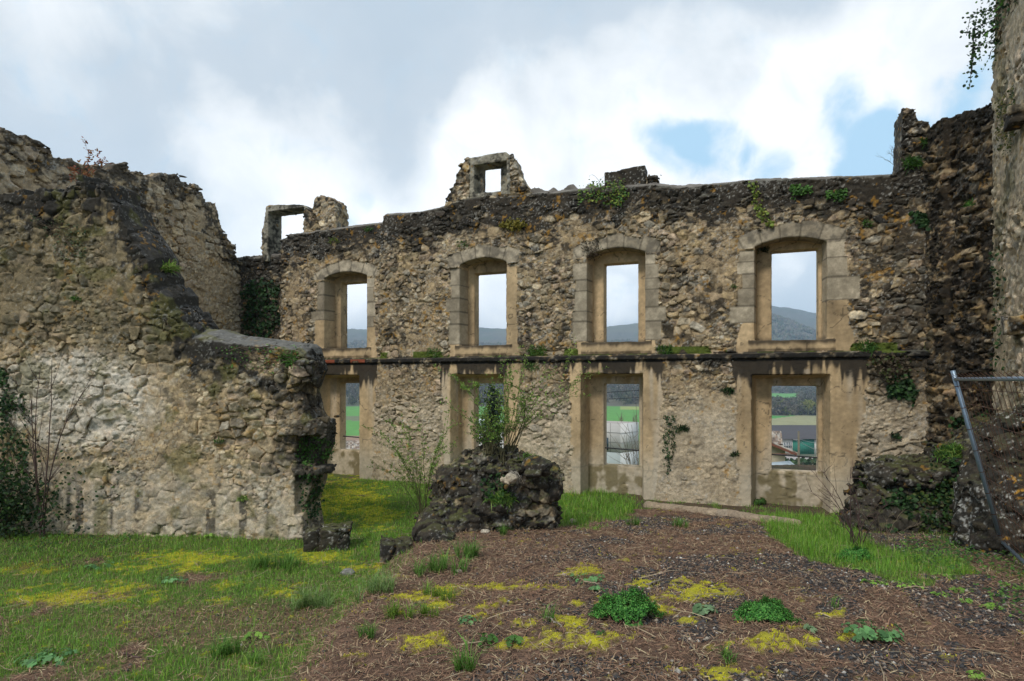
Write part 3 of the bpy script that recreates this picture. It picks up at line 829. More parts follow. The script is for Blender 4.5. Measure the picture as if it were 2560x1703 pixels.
# --- doorstep block at its foot
def rbox(c, s, rz=0.0):
    cr_, sr = math.cos(rz), math.sin(rz)
    def f(X, Y, Z):
        x = (X - c[0]) * cr_ + (Y - c[1]) * sr; y = -(X - c[0]) * sr + (Y - c[1]) * cr_
        return np.maximum(np.maximum(np.abs(x) - s[0] / 2, np.abs(y) - s[1] / 2), np.abs(Z - c[2]) - s[2] / 2)
    return f
def ell(c, s, rz=0.0):
    cr_, sr = math.cos(rz), math.sin(rz)
    def f(X, Y, Z):
        x = (X - c[0]) * cr_ + (Y - c[1]) * sr; y = -(X - c[0]) * sr + (Y - c[1]) * cr_
        return (np.sqrt((x / s[0]) ** 2 + (y / s[1]) ** 2 + ((Z - c[2]) / s[2]) ** 2) - 1) * min(s)
    return f
def union(fs, k=.0):
    def f(X, Y, Z):
        r = fs[0](X, Y, Z)
        for q in fs[1:]:
            b = q(X, Y, Z)
            if k > 0:
                hh = np.clip(.5 + .5 * (b - r) / k, 0, 1); r = b + (r - b) * hh - k * hh * (1 - hh)
            else: r = np.minimum(r, b)
        return r
    return f
def mossy(k, green=.5, lich=1.0):
    cr = crusty(k, lich=lich)
    def f(P, C, nl):
        C = cr(P, C, nl)
        m = sstep(nl[:, 2] + .8 * (fbm(P * 4 + 8, 3, .6) - .5), .55, .9) * green
        return mixc(C, (.10, .11, .025), m)
    return f
def free_stone(name, key, base, box, h, label, cat, group=None, **kw):
    V, Wd, Q, C = build_solid(key, None, box, h, base, **kw)
    c = np.array([(box[0] + box[1]) / 2, (box[2] + box[3]) / 2, box[4] + .15], f32)
    o = link(name, raw_mesh(name, Wd - c, Q, C), STONE); o.location = c.tolist()
    return tag(o, label, cat, group)
free_stone('doorstep_block', 'step', rbox((-2.60, 8.42, -.53), (.60, .42, .32), R(12)), (-3.7, -1.9, 7.7, 9.0, -.9, -.2), .017,
           'low dark stone block with mossy top at the foot of the broken wall end', 'stone block', colour=mossy(.8, .45), A=.03, size=(.4, .5, .4), small=.1, seed=2, crag=.02)
# --- side wall on the right, its stone black crusted
RW = Frame((7.2, 10.5), (6.95, 6.6))
r_s, r_z = RW.poly([(2330, 335), (2346, 322), (2362, 302), (2395, 285), (2440, 274), (2482, 266), (2530, 262)])
r_s = np.insert(r_s, 0, -1); r_z = np.insert(r_z, 0, r_z[0]); r_s = np.append(r_s, 9); r_z = np.append(r_z, r_z[-1])
def rw_base(S, T, Z):
    return np.maximum(np.maximum(-T - .12 * (S < .75), T - .7), np.maximum(Z - np.interp(S, r_s, r_z), -.9 - Z))
V, Wd, Q, C = build_solid('right', RW, (-.1, RW.L, -.28, .82, -.8, 6.6), .022, rw_base, colour=crusty(.46, topz=lambda P: np.interp(P[:, 0], r_s, r_z), tint=(.72, .66, .58), lich=.4), tmax=.62, seed=9.0, A=.055, size=(.25, .3, .11))
o = link('return_wall', raw_mesh('return_wall', Wd, Q, C), STONE)
tag(o, 'blackened return wall in the right-hand corner, between the long wall and the tower', 'ruined wall')
# --- high tower face at the right edge
TW = Frame((7.05, 8.8), (5.5, 5.85))
def tw_base(S, T, Z):
    bul = .10 * np.sin(np.clip((Z - 2) / 4, 0, 1) * 3.1)
    f = np.maximum(np.maximum(-T, T - 1.6), np.maximum(Z - 9.4, -.9 - Z))
    x0 = .0 - .02 * (Z - 1.7) + .30 * np.clip((Z - 5.9) / 1.4, 0, 1)
    f = np.maximum(f, x0 + .10 * np.clip(.2 - T, 0, .2) * 2 - S)
    a, zt_ = 1.55, 4.55
    return f
def tw_col(P, C, nl):
    C = mixc(C * 1.35, (.52, .45, .35), np.full(len(P), .30))
    n = fbm(P * 2.1 + 31, 4, .6); nf = fbm(P * 9 + 41, 3, .6)
    C = mixc(C, (.13, .13, .04), sstep(n + .3 * nf, .68, .8) * .5)
    C = mixc(C, BLACK * 1.5, sstep(.6 * n + .5 * nf, .62, .72) * .5)
    return lichen(C, P, .7)
V, Wd, Q, C = build_solid('tower', TW, (-.4, 3.4, -.2, 1.7, -.7, 9.6), .026, tw_base, colour=tw_col, seed=12.0, A=.035, size=(.17, .2, .12), tmax=1.5, bury=lambda P: sstep(fbm(P * 1.5 + 50, 3, .6), .40, .6) * .6)
troot = empty('stone_tower', (7.05, 8.8, -.65))
link('masonry', raw_mesh('masonry', Wd + np.array((-7.05, -8.8, .65), f32), Q, C), STONE, troot)
def tcorb(x, y, w, hgt):
    s, z = TW.sz(x, y); 
    def f(S, T, Z): return np.maximum(np.maximum(np.abs(S - s) - w, np.abs(T + .02) - .13), np.abs(Z - z) - hgt)
    return f, (s - w - .1, s + w + .1, -.42, .35, z - hgt - .12, z + hgt + .12)
for k, (x, y) in enumerate([(2558, 293), (2556, 812)]):
    f, bx = tcorb(x, y, .14, .09)
    solid_part('corbel', 'corb%d' % k, TW, bx, .016, f, troot, (-7.05, -8.8, .65), colour=crusty(.6), A=.02, size=(.5, .5, .5), small=0)
tag(troot, 'high pale stone tower wall cut off by the right edge, ivy hanging from its top', 'tower')

# --- rubble mounds
free_stone('rubble_mound', 'mound1', union([ell((-.30, 8.85, -.25), (.98, .62, .93)), rbox((.22, 8.75, -.1), (.78, .7, .9), R(-6)), ell((-.05, 8.9, .32), (.52, .45, .36)), ell((-.95, 8.45, -.50), (.45, .42, .48)), ell((.42, 8.7, .15), (.30, .35, .30)), ell((-.60, 8.70, -.25), (.48, .45, .72))], .2),
           (-1.6, 1.0, 7.8, 9.7, -.9, 1.0), .018, 'dark mound of collapsed masonry in the middle of the courtyard, overgrown with shrubs', 'rubble mound', colour=mossy(.66, .5, .5), A=.032, size=(.26, .28, .18), seed=4, crag=.125)
free_stone('rubble_mound', 'mound2', union([rbox((5.95, 9.0, -.2), (1.25, 1.0, 1.2), R(-10)), ell((5.30, 8.6, -.38), (.62, .5, .50)), ell((5.75, 8.85, .30), (.62, .5, .30)), rbox((6.7, 8.6, .1), (1.0, 1.1, 1.3), 0), ell((6.95, 8.6, .7), (.55, .5, .5)), ell((6.0, 8.4, -.4), (.9, .4, .45))], .2),
           (4.1, 7.3, 7.5, 9.9, -.9, 1.6), .02, 'wide dark rubble mound draped in ivy below the right-hand corner', 'rubble mound', colour=mossy(.82, .45, .6), A=.035, size=(.34, .34, .24), seed=5, crag=.10)
free_stone('rubble_mound', 'mound3', union([ell((6.35, 7.25, .1), (.85, .75, 1.35)), ell((5.85, 6.9, -.2), (.55, .6, .95)), ell((6.9, 6.3, .1), (1.0, 1.1, 1.45))], .25),
           (5.1, 7.6, 5.0, 8.2, -.8, 1.85), .02, 'black lichen-spotted rubble heap behind the leaning metal fence', 'rubble mound', colour=mossy(.92, .2, 1.3), A=.035, size=(.3, .3, .22), seed=7, crag=.09)
dk = dict(colour=mossy(.9, .3, .6), A=.03, size=(.5, .5, .4), small=.1, crag=.03)
free_stone('fallen_stone', 'fs1', rbox((-1.42, 7.42, -.46), (.34, .36, .34), R(12)), (-1.75, -1.1, 7.1, 7.8, -.8, -.15), .014, 'dark squared stone at the left end of the short row before the mound', 'stone', 'dark stones in a row before the mound', seed=3, **dk)
free_stone('fallen_stone', 'fs2', union([ell((-1.02, 7.68, -.28), (.26, .22, .17)), rbox((-.92, 7.7, -.38), (.42, .34, .26), R(-8))], .06), (-1.4, -.55, 7.3, 8.1, -.75, 0), .014, 'black rounded stone sitting between the squared stone and the mound', 'stone', 'dark stones in a row before the mound', seed=8, **dk)
free_stone('fallen_stone', 'fs3', ell((-.95, 7.45, -.52), (.30, .22, .14)), (-1.35, -.55, 7.1, 7.8, -.75, -.25), .014, 'flat mossy stone lying low under the black rounded stone', 'stone', 'dark stones in a row before the mound', seed=18, **dk)
free_stone('fallen_stone', 'fs4', ell((.33, 8.25, .52), (.25, .2, .14)), (0, .7, 7.9, 8.6, .28, .78), .014, 'dark loaf-shaped stone lying on top of the mound, at its right side', 'stone', seed=13, **dk)
lt = dict(A=.03, size=(.35, .35, .3), small=.1, colour=lambda P, C, nl: mixc(C, (.50, .43, .33), np.full(len(P), .65)))
free_stone('fallen_stone', 'fs5', ell((-.02, 8.12, .36), (.11, .10, .07), R(30)), (-.25, .25, 7.85, 8.4, .2, .55), .01, 'small pale angular stone perched on the front slope of the mound', 'stone', seed=14, **lt)
# ================================================================ GROUND
def gnoise(x, y, f, k=0.0, o=3): 
    x = np.asarray(x, f32); y = np.asarray(y, f32)
    sh = np.broadcast(x, y).shape
    P = np.stack([np.broadcast_to(x, sh).ravel() * f + k, np.broadcast_to(y, sh).ravel() * f, np.full(int(np.prod(sh)), k, f32)], 1)
    return fbm(P, o, .55).reshape(sh)
def ridge_mix(x, y):
    xb = np.interp(y, [3, 7.5, 8.3, 9.0, 10.0, 11.5], [-1.5, -1.55, -1.3, .75, 1.35, 2.2])
    return sstep(x - xb + .5 * (gnoise(x, y, .9, 5) - .5), -.30, .45)
def gh(x, y):
    x = np.asarray(x, float); y = np.asarray(y, float)
    gl = -.66 + .31 * sstep(8.2 - y, 0, 5.2)
    gm = np.interp(y, [0, 3, 5, 7, 8.5, 9.7, 11], [0, -.05, -.13, -.28, -.42, -.56, -.63])
    h = gl + (gm - gl) * ridge_mix(x, y)
    t = (x + 5.88) * .3575 + (y - 15.2) * .934
    tr = sstep(t, -1.25, -.95) * (x > 1.5)
    h = h * (1 - tr) + (-.67) * tr
    h = h + .05 * (gnoise(x, y, 1.1, 9) - .5) + .03 * (gnoise(x, y, 4.5, 19) - .5)
    return h
def proj(P):
    P = np.asarray(P); return CX + F0 * P[:, 0] / P[:, 1], HY - F0 * (P[:, 2] - EYE) / P[:, 1]
def p2g(x, y):
    z = -.35
    for _ in range(40):
        Y = F0 * (EYE - z) / max(y - HY, 1); X = (x - CX) / F0 * Y
        z = .6 * z + .4 * float(gh(X, Y))
    return X, Y, z
def inpoly(px, py, poly):
    c = np.zeros(len(px), bool); n = len(poly)
    for i in range(n):
        x1, y1 = poly[i]; x2, y2 = poly[(i + 1) % n]
        if y1 == y2: continue
        c ^= ((y1 > py) != (y2 > py)) & (px < (x2 - x1) * (py - y1) / (y2 - y1) + x1)
    return c
MOSS = [(1449, 1430, 34, 10), (1320, 1458, 30, 8), (1614, 1458, 24, 9), (1728, 1483, 66, 15), (1446, 1559, 70, 15), (1490, 1601, 44, 13), (1362, 1605, 46, 20), (1068, 1601, 46, 17),
        (1079, 1494, 70, 11), (1270, 1502, 24, 10), (1438, 1506, 22, 8), (1132, 1517, 60, 9), (1744, 1472, 56, 15), (1828, 1487, 22, 8), (1948, 1600, 66, 20), (2040, 1604, 26, 9), (2101, 1593, 24, 10),
        (1846, 1680, 60, 13), (1722, 1553, 34, 9), (2076, 1538, 22, 6), (190, 1494, 130, 17), (490, 1395, 140, 13), (477, 1420, 34, 11), (290, 1475, 50, 12), (565, 1464, 24, 7), (714, 1479, 36, 12),
        (557, 1502, 20, 6), (860, 1255, 70, 40), (930, 1290, 50, 26), (800, 1390, 60, 12), (1130, 1470, 30, 6), (1010, 1530, 30, 8), (1330, 1560, 40, 8), (1560, 1510, 60, 10), (1640, 1530, 40, 9), (60, 1420, 60, 10), (330, 1420, 60, 8), (900, 1420, 40, 9),
        (1280, 1470, 60, 8), (1200, 1540, 50, 8), (1260, 1620, 40, 8)]
def moss_mask(P):
    px, py = proj(P)
    n = gnoise(P[:, 0], P[:, 1], 5, 33, 4) - .5; n2 = gnoise(P[:, 0], P[:, 1], 22, 43, 2) - .5
    m = np.full(len(P), -.55)
    for cx, cy, rx, ry in MOSS:
        d = np.hypot((px - cx) / (rx * 1.4), (py - cy) / (ry * 1.4))
        m = np.maximum(m, 1.15 - d)
    return sstep(m + 2.3 * n + 2.3 * n2, .26, .70)
GRASS_R = DP([(1740, 1190), (1800, 1185), (1905, 1195), (1935, 1180), (1990, 1245), (2110, 1275), (2230, 1300), (2240, 1330), (2060, 1335), (1930, 1300), (1840, 1275), (1775, 1235)])
GRASS_M = DP([(1270, 1100), (1330, 1105), (1420, 1150), (1470, 1165), (1450, 1190), (1330, 1215), (1270, 1190)])
GRASS_L = DP([(-80, 1235), (150, 1245), (600, 1262), (760, 1290), (900, 1300), (985, 1250), (1000, 1270), (930, 1330), (850, 1390), (760, 1450), (560, 1500), (400, 1568), (-80, 1600)])
GRASS_B = DP([(740, 1095), (860, 1105), (1000, 1100), (1000, 1290), (900, 1300), (760, 1290), (800, 1210)])
def grass_w(P):
    """0..1 how grassy the courtyard is at each point"""
    x, y = P[:, 0], P[:, 1]
    rm = ridge_mix(x, y)
    n = gnoise(x, y, 1.3, 51, 3); n2 = gnoise(x, y, 5, 61, 2)
    left = (1 - rm) * sstep(n * .8 + n2 * .55 + .14 * sstep(y, 4, 7.5), .47, .68)
    # the worn brown patch in the left foreground
    px, py = proj(P)
    worn = sstep(1.25 - np.hypot((px - 640) / 420, (py - 1565) / 55), 0, .5)
    left = left * (1 - .6 * worn)
    g = left
    t = (x + 5.88) * .3575 + (y - 15.2) * .934
    for poly, w in ((GRASS_R, 1.0), (GRASS_M, 1.0)):
        g = np.maximum(g, inpoly(px + 130 * (n2 - .5), py + 40 * (n - .5) + 40 * (n2 - .5), poly) * w)
    g = np.maximum(g, .45 * sstep(t, -1.3, -.9) * sstep(n2, .45, .6) * (x > 1))
    g = np.maximum(g, .35 * ((x > 4.0) & (y > 4)) * sstep(n2, .55, .7) * sstep(x, 4, 5))
    g = np.maximum(g, .9 * np.exp(-((rm - .35) / .25) ** 2) * sstep(n2, .42, .58) * (y < 8))
    return np.clip(g, 0, 1)
GROUND = mat('soil_and_litter', 1.0, 30, .50, .9, .02, fine=120)
xs = np.arange(-11.5, 10.5, .035); ys = np.arange(-6, 16.8, .035)
Xg, Yg = np.meshgrid(xs, ys, indexing='ij'); Zg = gh(Xg, Yg)
Pg = np.stack([Xg.ravel(), Yg.ravel(), Zg.ravel()], 1)
fine = gnoise(Pg[:, 0], Pg[:, 1], 17, 71, 3) - .5
mm = np.where(Pg[:, 1] > 2, moss_mask(np.where(Pg[:, 1:2] > 2, Pg, [[0, 5, 0]])), 0)
gw = np.where(Pg[:, 1] > 2, grass_w(np.where(Pg[:, 1:2] > 2, Pg, [[0, 5, 0]])), .5)
Pg[:, 2] += .022 * fine + .014 * mm
nn = gnoise(Pg[:, 0], Pg[:, 1], 2.3, 81, 4); n5 = gnoise(Pg[:, 0], Pg[:, 1], 9, 91, 3)
mul = np.array((.18, .11, .075), f32)[None] * (.45 + 1.15 * n5)[:, None]
mul = mixc(mul, (.055, .05, .046), sstep(nn, .50, .60) * .65 * sstep(Pg[:, 0], -.5, 1.5))
gr = np.array((.10, .15, .03), f32)[None] * (.45 + 1.1 * n5)[:, None]
gr = mixc(gr, (.11, .075, .045), sstep(n5, .5, .64) * .6)
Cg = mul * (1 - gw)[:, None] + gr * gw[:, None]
gw_moss = mm * (1 - 0)
Cg = mixc(Cg, (.56, .52, .025), np.clip(gw_moss, 0, 1) * (.35 + .9 * gnoise(Pg[:, 0], Pg[:, 1], 14, 23, 3)) * .95)
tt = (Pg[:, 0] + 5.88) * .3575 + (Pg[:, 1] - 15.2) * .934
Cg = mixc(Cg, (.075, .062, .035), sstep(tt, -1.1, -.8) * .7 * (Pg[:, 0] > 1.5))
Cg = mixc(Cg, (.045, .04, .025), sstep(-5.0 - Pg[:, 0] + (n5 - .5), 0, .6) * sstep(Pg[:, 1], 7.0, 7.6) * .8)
nx, ny = len(xs), len(ys)
i = np.arange(nx - 1)[:, None] * ny + np.arange(ny - 1)[None]
Qg = np.stack([i, i + ny, i + ny + 1, i + 1], -1).reshape(-1, 4).astype(np.int32)
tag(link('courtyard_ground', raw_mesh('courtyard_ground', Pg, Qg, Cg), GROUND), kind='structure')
# low mortared lip along the edge of the trench below the windows
lp = [p2g(x, y) for x, y in [(1622, 1267), (1680, 1274), (1760, 1283), (1830, 1290), (1900, 1303), (1985, 1313)]]
lp = np.array(lp)
def lipf(X, Y, Z):
    d = None
    for a, b in zip(lp[:-1], lp[1:]):
        ab = b - a; L2 = (ab ** 2).sum()
        t = np.clip(((X - a[0]) * ab[0] + (Y - a[1]) * ab[1] + (Z - a[2]) * ab[2]) / L2, 0, 1)
        q = np.sqrt((X - a[0] - t * ab[0]) ** 2 + (Y - a[1] - t * ab[1]) ** 2 + ((Z - a[2] - t * ab[2]) * 1.1) ** 2) - .11
        d = q if d is None else np.minimum(d, q)
    return d
zc = float(lp[:, 2].mean())
free_stone('trench_kerb', 'lip', lipf, (lp[:, 0].min() - .3, lp[:, 0].max() + .3, lp[:, 1].min() - .3, lp[:, 1].max() + .3, zc - .35, zc + .3), .018,
           'low pale earthen kerb running along the foot of the long wall', 'kerb', A=.012, size=(.3, .3, .3), seed=3, colour=lambda P, C, nl: mixc(C, (.33, .26, .19), np.full(len(P), .8)))

# ---------------------------------------------------------------- litter, gravel, moss, grass (uncountable)
def field(n, x0, x1, y0, y1, wf, rg):
    """n random points, kept with probability wf(P)"""
    x = rg.uniform(x0, x1, n); y = rg.uniform(y0, y1, n)
    keep = np.abs(x) < y * .95 + .6
    x, y = x[keep], y[keep]
    P = np.stack([x, y, gh(x, y)], 1)
    w = wf(P)
    k = rg.random(len(P)) < w
    return P[k]
def ribbons(P, L, Wd, az, tilt, bend, rg, cols):
    """thin bent strips: 6 vertices, 2 quads"""
    n = len(P); d = np.stack([np.cos(az) * np.cos(tilt), np.sin(az) * np.cos(tilt), np.sin(tilt)], 1)
    sd = np.stack([-np.sin(az), np.cos(az), rg.normal(0, .5, n)], 1); sd /= np.linalg.norm(sd, axis=1, keepdims=True)
    m = P + d * (L * .5)[:, None] + sd * (bend * L)[:, None] + np.array([0, 0, 1]) * (np.abs(bend) * L * .4)[:, None]
    e = P + d * L[:, None]
    w = sd * (Wd / 2)[:, None]
    V = np.stack([P - w, P + w, m - w, m + w, e - w * .6, e + w * .6], 1).reshape(-1, 3)
    b = np.arange(n)[:, None] * 6
    Q = np.concatenate([b + np.array([[0, 1, 3, 2]]), b + np.array([[2, 3, 5, 4]])]).astype(np.int32)
    return V, Q, np.repeat(cols, 6, 0)
rg = np.random.default_rng(21)
LITTER = mat('dry_litter', .9, 40, .15, 0)
def wl(P): return np.clip(1 - .75 * grass_w(P), .12, 1) * (1 - .6 * moss_mask(P)) * (1 - .62 * sstep(gnoise(P[:, 0], P[:, 1], 2.3, 81, 4), .49, .57) * sstep(P[:, 0], -.5, 1.5))
P = field(430000, -9, 8, 3.0, 10.6, wl, rg)
dist = P[:, 1]
P = P[rg.random(len(P)) < np.clip(6.0 / dist, .5, 1)]
n = len(P); P[:, 2] += rg.uniform(.0, .025, n)
pal = np.array([(.26, .145, .10), (.19, .105, .075), (.33, .215, .145), (.12, .07, .05), (.46, .35, .23), (.29, .16, .115), (.39, .29, .20)], f32)
ci = rg.choice(7, n, p=[.24, .22, .16, .15, .06, .12, .05])
cols = pal[ci] * rg.uniform(.6, 1.35, (n, 1)).astype(f32)
L = rg.gamma(3.0, .0105, n) + .010; wd = rg.uniform(.0025, .006, n)
V, Qr, Cr = ribbons(P, L, wd, rg.uniform(0, 6.283, n), rg.normal(.08, .28, n), rg.normal(0, .06, n), rg, cols * np.array((.98, 1.03, .93), f32))
tag(link('leaf_litter', raw_mesh('leaf_litter', V, Qr, Cr, False), LITTER), kind='stuff')
# longer pale stalks and twigs
P = field(700, -6, 8, 3.0, 9.5, lambda P: np.full(len(P), 1.0), rg); n = len(P); P[:, 2] += .02
V, Qr, Cr = ribbons(P, rg.uniform(.10, .32, n), rg.uniform(.004, .008, n), rg.uniform(0, 6.283, n), rg.normal(.03, .08, n), rg.normal(0, .04, n), rg, np.array([(.40, .31, .20)], f32) * rg.uniform(.35, 1.1, (n, 1)).astype(f32))
tag(link('dry_stalks', raw_mesh('dry_stalks', V, Qr, Cr, False), LITTER), kind='stuff')
# gravel
def wg(P):
    px, py = proj(P); n = gnoise(P[:, 0], P[:, 1], 2.3, 81, 4)
    w = sstep(n, .49, .57) * sstep(P[:, 0], -.5, 1.5) + .9 * sstep(1.2 - np.hypot((px - 1480) / 330, (py - 1690) / 45), 0, .4) + .6 * sstep(1.2 - np.hypot((px - 1960) / 260, (py - 1420) / 40), 0, .4)
    return np.clip(w, .06, 1) * (1 - grass_w(P))
P = field(110000, -3, 8, 3.2, 10, wg, rg); n = len(P)
oct_ = np.array([(1, 0, 0), (-1, 0, 0), (0, 1, 0), (0, -1, 0), (0, 0, 1), (0, 0, -1)], f32)
of = np.array([(0, 2, 4), (2, 1, 4), (1, 3, 4), (3, 0, 4), (2, 0, 5), (1, 2, 5), (3, 1, 5), (0, 3, 5)], np.int32)
sz = rg.gamma(3, .0028, n) + .005
V = P[:, None] + np.array([0, 0, .004]) + oct_[None] * (sz[:, None, None] * rg.uniform(.55, 1.3, (n, 6, 1))) * np.array([1, 1, .6])
cp = np.array([(.05, .05, .052), (.075, .07, .068), (.36, .31, .25), (.20, .155, .12), (.50, .47, .42)], f32)[rg.choice(5, n, p=[.46, .29, .06, .16, .03])] * rg.uniform(.6, 1.3, (n, 1)).astype(f32)
tag(link('gravel', raw_mesh('gravel', V.reshape(-1, 3), (np.arange(n)[:, None, None] * 6 + of[None]).reshape(-1, 3), np.repeat(cp, 6, 0), False), mat('gravel_stone', .85, 30, .15, 0)), kind='stuff')
LEAF = mat('leaf_green', .6, 30, .12, 0, trans=.28)
GRASSM = mat('grass_blade', .55, 12, .12, 0, trans=.35)
MOSSM = mat('moss_green', .9, 30, .15, 0, trans=.2)
def blades(P, H, Wd, az, lean, cols):
    n = len(P); up_ = np.array([0, 0, 1.0]); d = np.stack([np.cos(az), np.sin(az), 0 * az], 1)
    sd = np.stack([-np.sin(az), np.cos(az), 0 * az], 1) * (Wd / 2)[:, None]
    m = P + up_ * (H * .55)[:, None] + d * (H * lean * .3)[:, None]
    e = P + up_ * (H * (1 - .35 * lean))[:, None] + d * (H * lean)[:, None]
    V = np.stack([P - sd, P + sd, m - sd * .8, m + sd * .8, e], 1).reshape(-1, 3)
    b = np.arange(n)[:, None] * 5
    c = np.repeat(cols, 5, 0)
    return V, [(b + np.array([[0, 1, 3, 2]])).astype(np.int32), (b + np.array([[2, 3, 4]])).astype(np.int32)], c
def grass_cols(n, rg, tone=0.0):
    p = np.array([(.20, .42, .04), (.14, .31, .035), (.33, .51, .07), (.23, .40, .10), (.50, .43, .20)], f32)
    return p[rg.choice(5, n, p=[.34, .3, .17, .14, .05])] * rg.uniform(.65, 1.35, (n, 1)).astype(f32)
P = field(760000, -9.5, 8.5, 2.9, 14.3, lambda P: grass_w(P) * (1 - .35 * moss_mask(P)) * np.clip(7 / P[:, 1], .35, 1), rg); n = len(P)
px, py = proj(P)
tall = np.where(inpoly(px, py, GRASS_R), 1.9, np.where(inpoly(px, py, GRASS_M), 1.9, 1.0)) * (.6 + .9 * gnoise(P[:, 0], P[:, 1], 2.1, 15, 2))
V, Fq, Cc = blades(P - np.array([0, 0, .01]), rg.gamma(4, .011, n) * tall + .012, rg.uniform(.002, .0045, n) * np.clip(P[:, 1] / 6, 1, 1.8), rg.uniform(0, 6.283, n), np.clip(rg.normal(.45, .3, n), 0, 1.2), grass_cols(n, rg))
tag(link('grass', raw_mesh('grass', V, Fq, Cc, False), GRASSM), kind='stuff')
P = field(700000, -9.5, 8.5, 3.0, 13.5, lambda P: moss_mask(P) * np.clip(6 / P[:, 1], .35, 1), rg); n = len(P)
mc = np.array([(.74, .66, .02), (.54, .55, .03), (.80, .67, .05), (.32, .33, .03)], f32)[rg.choice(4, n, p=[.4, .25, .2, .15])] * rg.uniform(.6, 1.25, (n, 1)).astype(f32)
V, Fq, Cc = blades(P + np.array([0, 0, .008]), rg.uniform(.008, .022, n), rg.uniform(.003, .006, n), rg.uniform(0, 6.283, n), np.clip(rg.normal(.5, .4, n), 0, 1.4), mc)
tag(link('moss', raw_mesh('moss', V, Fq, Cc, False), MOSSM), kind='stuff')
# ================================================================ THE VALLEY BEYOND THE WINDOWS
def th(x, y):
    x = np.asarray(x, float); y = np.asarray(y, float); r = np.hypot(x, y)
    near = np.interp(r, [0, 19, 24, 60, 110, 190, 350], [-1.3, -1.3, -2.6, -15, -18.5, -21.8, -26])
    u = x / np.maximum(y, 1.0); u = np.where(y <= 1, 2.0, u); Y = np.where(y > 1, y, r)
    uu = np.clip(u, -2, 2)
    skyA = np.interp(uu, [-1, -.27, -.04, .155, .21, .30], [200, 238, 240, 250, 268, 300])
    A = np.interp(Y, [350, 570, 1000, 1800], [-26, -23, -2, 105]); A = np.where(Y > 1800, 105 + (skyA - 105) * sstep(Y, 1800, 2900) - 60 * sstep(Y, 3000, 4500), A)
    skyB = np.interp(uu, [.30, .37, .43, .46, .507, .6, 1], [300, 335, 351, 345, 318, 280, 240])
    sB = np.interp(uu, [.3, .43, .50, .7], [195, 200, 150, 120])
    B = np.interp(Y, [350, 700, 1000], [-26, -24, -20]); B = np.where(Y > 1000, -20 + (sB + 20) * sstep(Y, 1000, 1900), B); B = B + (skyB - sB) * sstep(Y, 2050, 2900) - 60 * sstep(Y, 3000, 4500)
    k = sstep(uu, .26, .38)
    far = A * (1 - k) + B * k
    h = np.where(r < 350, near, np.where(Y > 350, far, -26))
    bump = (gnoise(x, y, .006, 3, 4) - .5) * 30 * sstep(Y, 800, 1800) + (gnoise(x, y, .03, 8, 3) - .5) * 9 * sstep(Y, 900, 1500)
    return h + bump
az = np.concatenate([np.arange(-40, 40, .12), np.arange(40, 320, 2.0)]); na = len(az)
rr = np.concatenate([np.array([0.5, 5, 12, 17]), np.geomspace(19, 6200, 330)]); nr = len(rr)
Aa, Rr = np.meshgrid(np.radians(az), rr, indexing='ij')
X = np.sin(Aa) * Rr; Y = np.cos(Aa) * Rr; Zt = th(X, Y)
Pt = np.stack([X.ravel(), Y.ravel(), Zt.ravel()], 1)
x, y = Pt[:, 0], Pt[:, 1]; u = x / np.maximum(y, 1)
nA = gnoise(x, y, .02, 5, 4); nB = gnoise(x, y, .11, 6, 3); nC = gnoise(x, y, .004, 16, 4)
col = np.array((.115, .105, .080), f32)[None] * (.55 + .9 * nB)[:, None]
col = mixc(col, (.075, .095, .045), sstep(nA, .50, .62) * .7)
col = mixc(col, (.16, .15, .075), sstep(nC, .55, .63) * .5)
green_ = np.array((.10, .27, .055), f32)
def band(m, c):
    global col
    col = np.where(m[:, None], np.asarray(c, f32)[None] * (.9 + .2 * nB)[:, None], col)
q4 = u > .33
Yw = y + 10 * (nA - .5)
band((Yw > 24) & (Yw < 350), (.10, .135, .04))
band(q4 & (Yw > 240) & (Yw < 455) & (x < .405 * 0 + 110 + (y - 345) * .95), (.07, .27, .05))
band(q4 & (Yw > 240) & (Yw < 455) & (x >= 110 + (y - 345) * .95), (.30, .29, .15))
band(q4 & (Yw > 640) & (Yw < 1000) & (u < .478), (.13, .34, .08))
band(~q4 & (Yw > 200) & (Yw < 560), (.11, .30, .055))
band(~q4 & (Yw > 515) & (Yw < 560) & (u > .18), (.30, .36, .10))
band(~q4 & (Yw > 400) & (Yw < 440) & (u < -.2), (.16, .18, .09))
nr_, na_ = nr, na
i = np.arange(na)[:, None] * nr + np.arange(nr - 1)[None]; j = (np.arange(na)[:, None] + 1) % na * nr + np.arange(nr - 1)[None]
Qt = np.stack([i, i + 1, j + 1, j], -1).reshape(-1, 4).astype(np.int32)
tag(link('valley_terrain', raw_mesh('valley_terrain', Pt, Qt, col), mat('valley_soil', 1.0, .25, .25, 0, fine=1.2)), kind='structure')
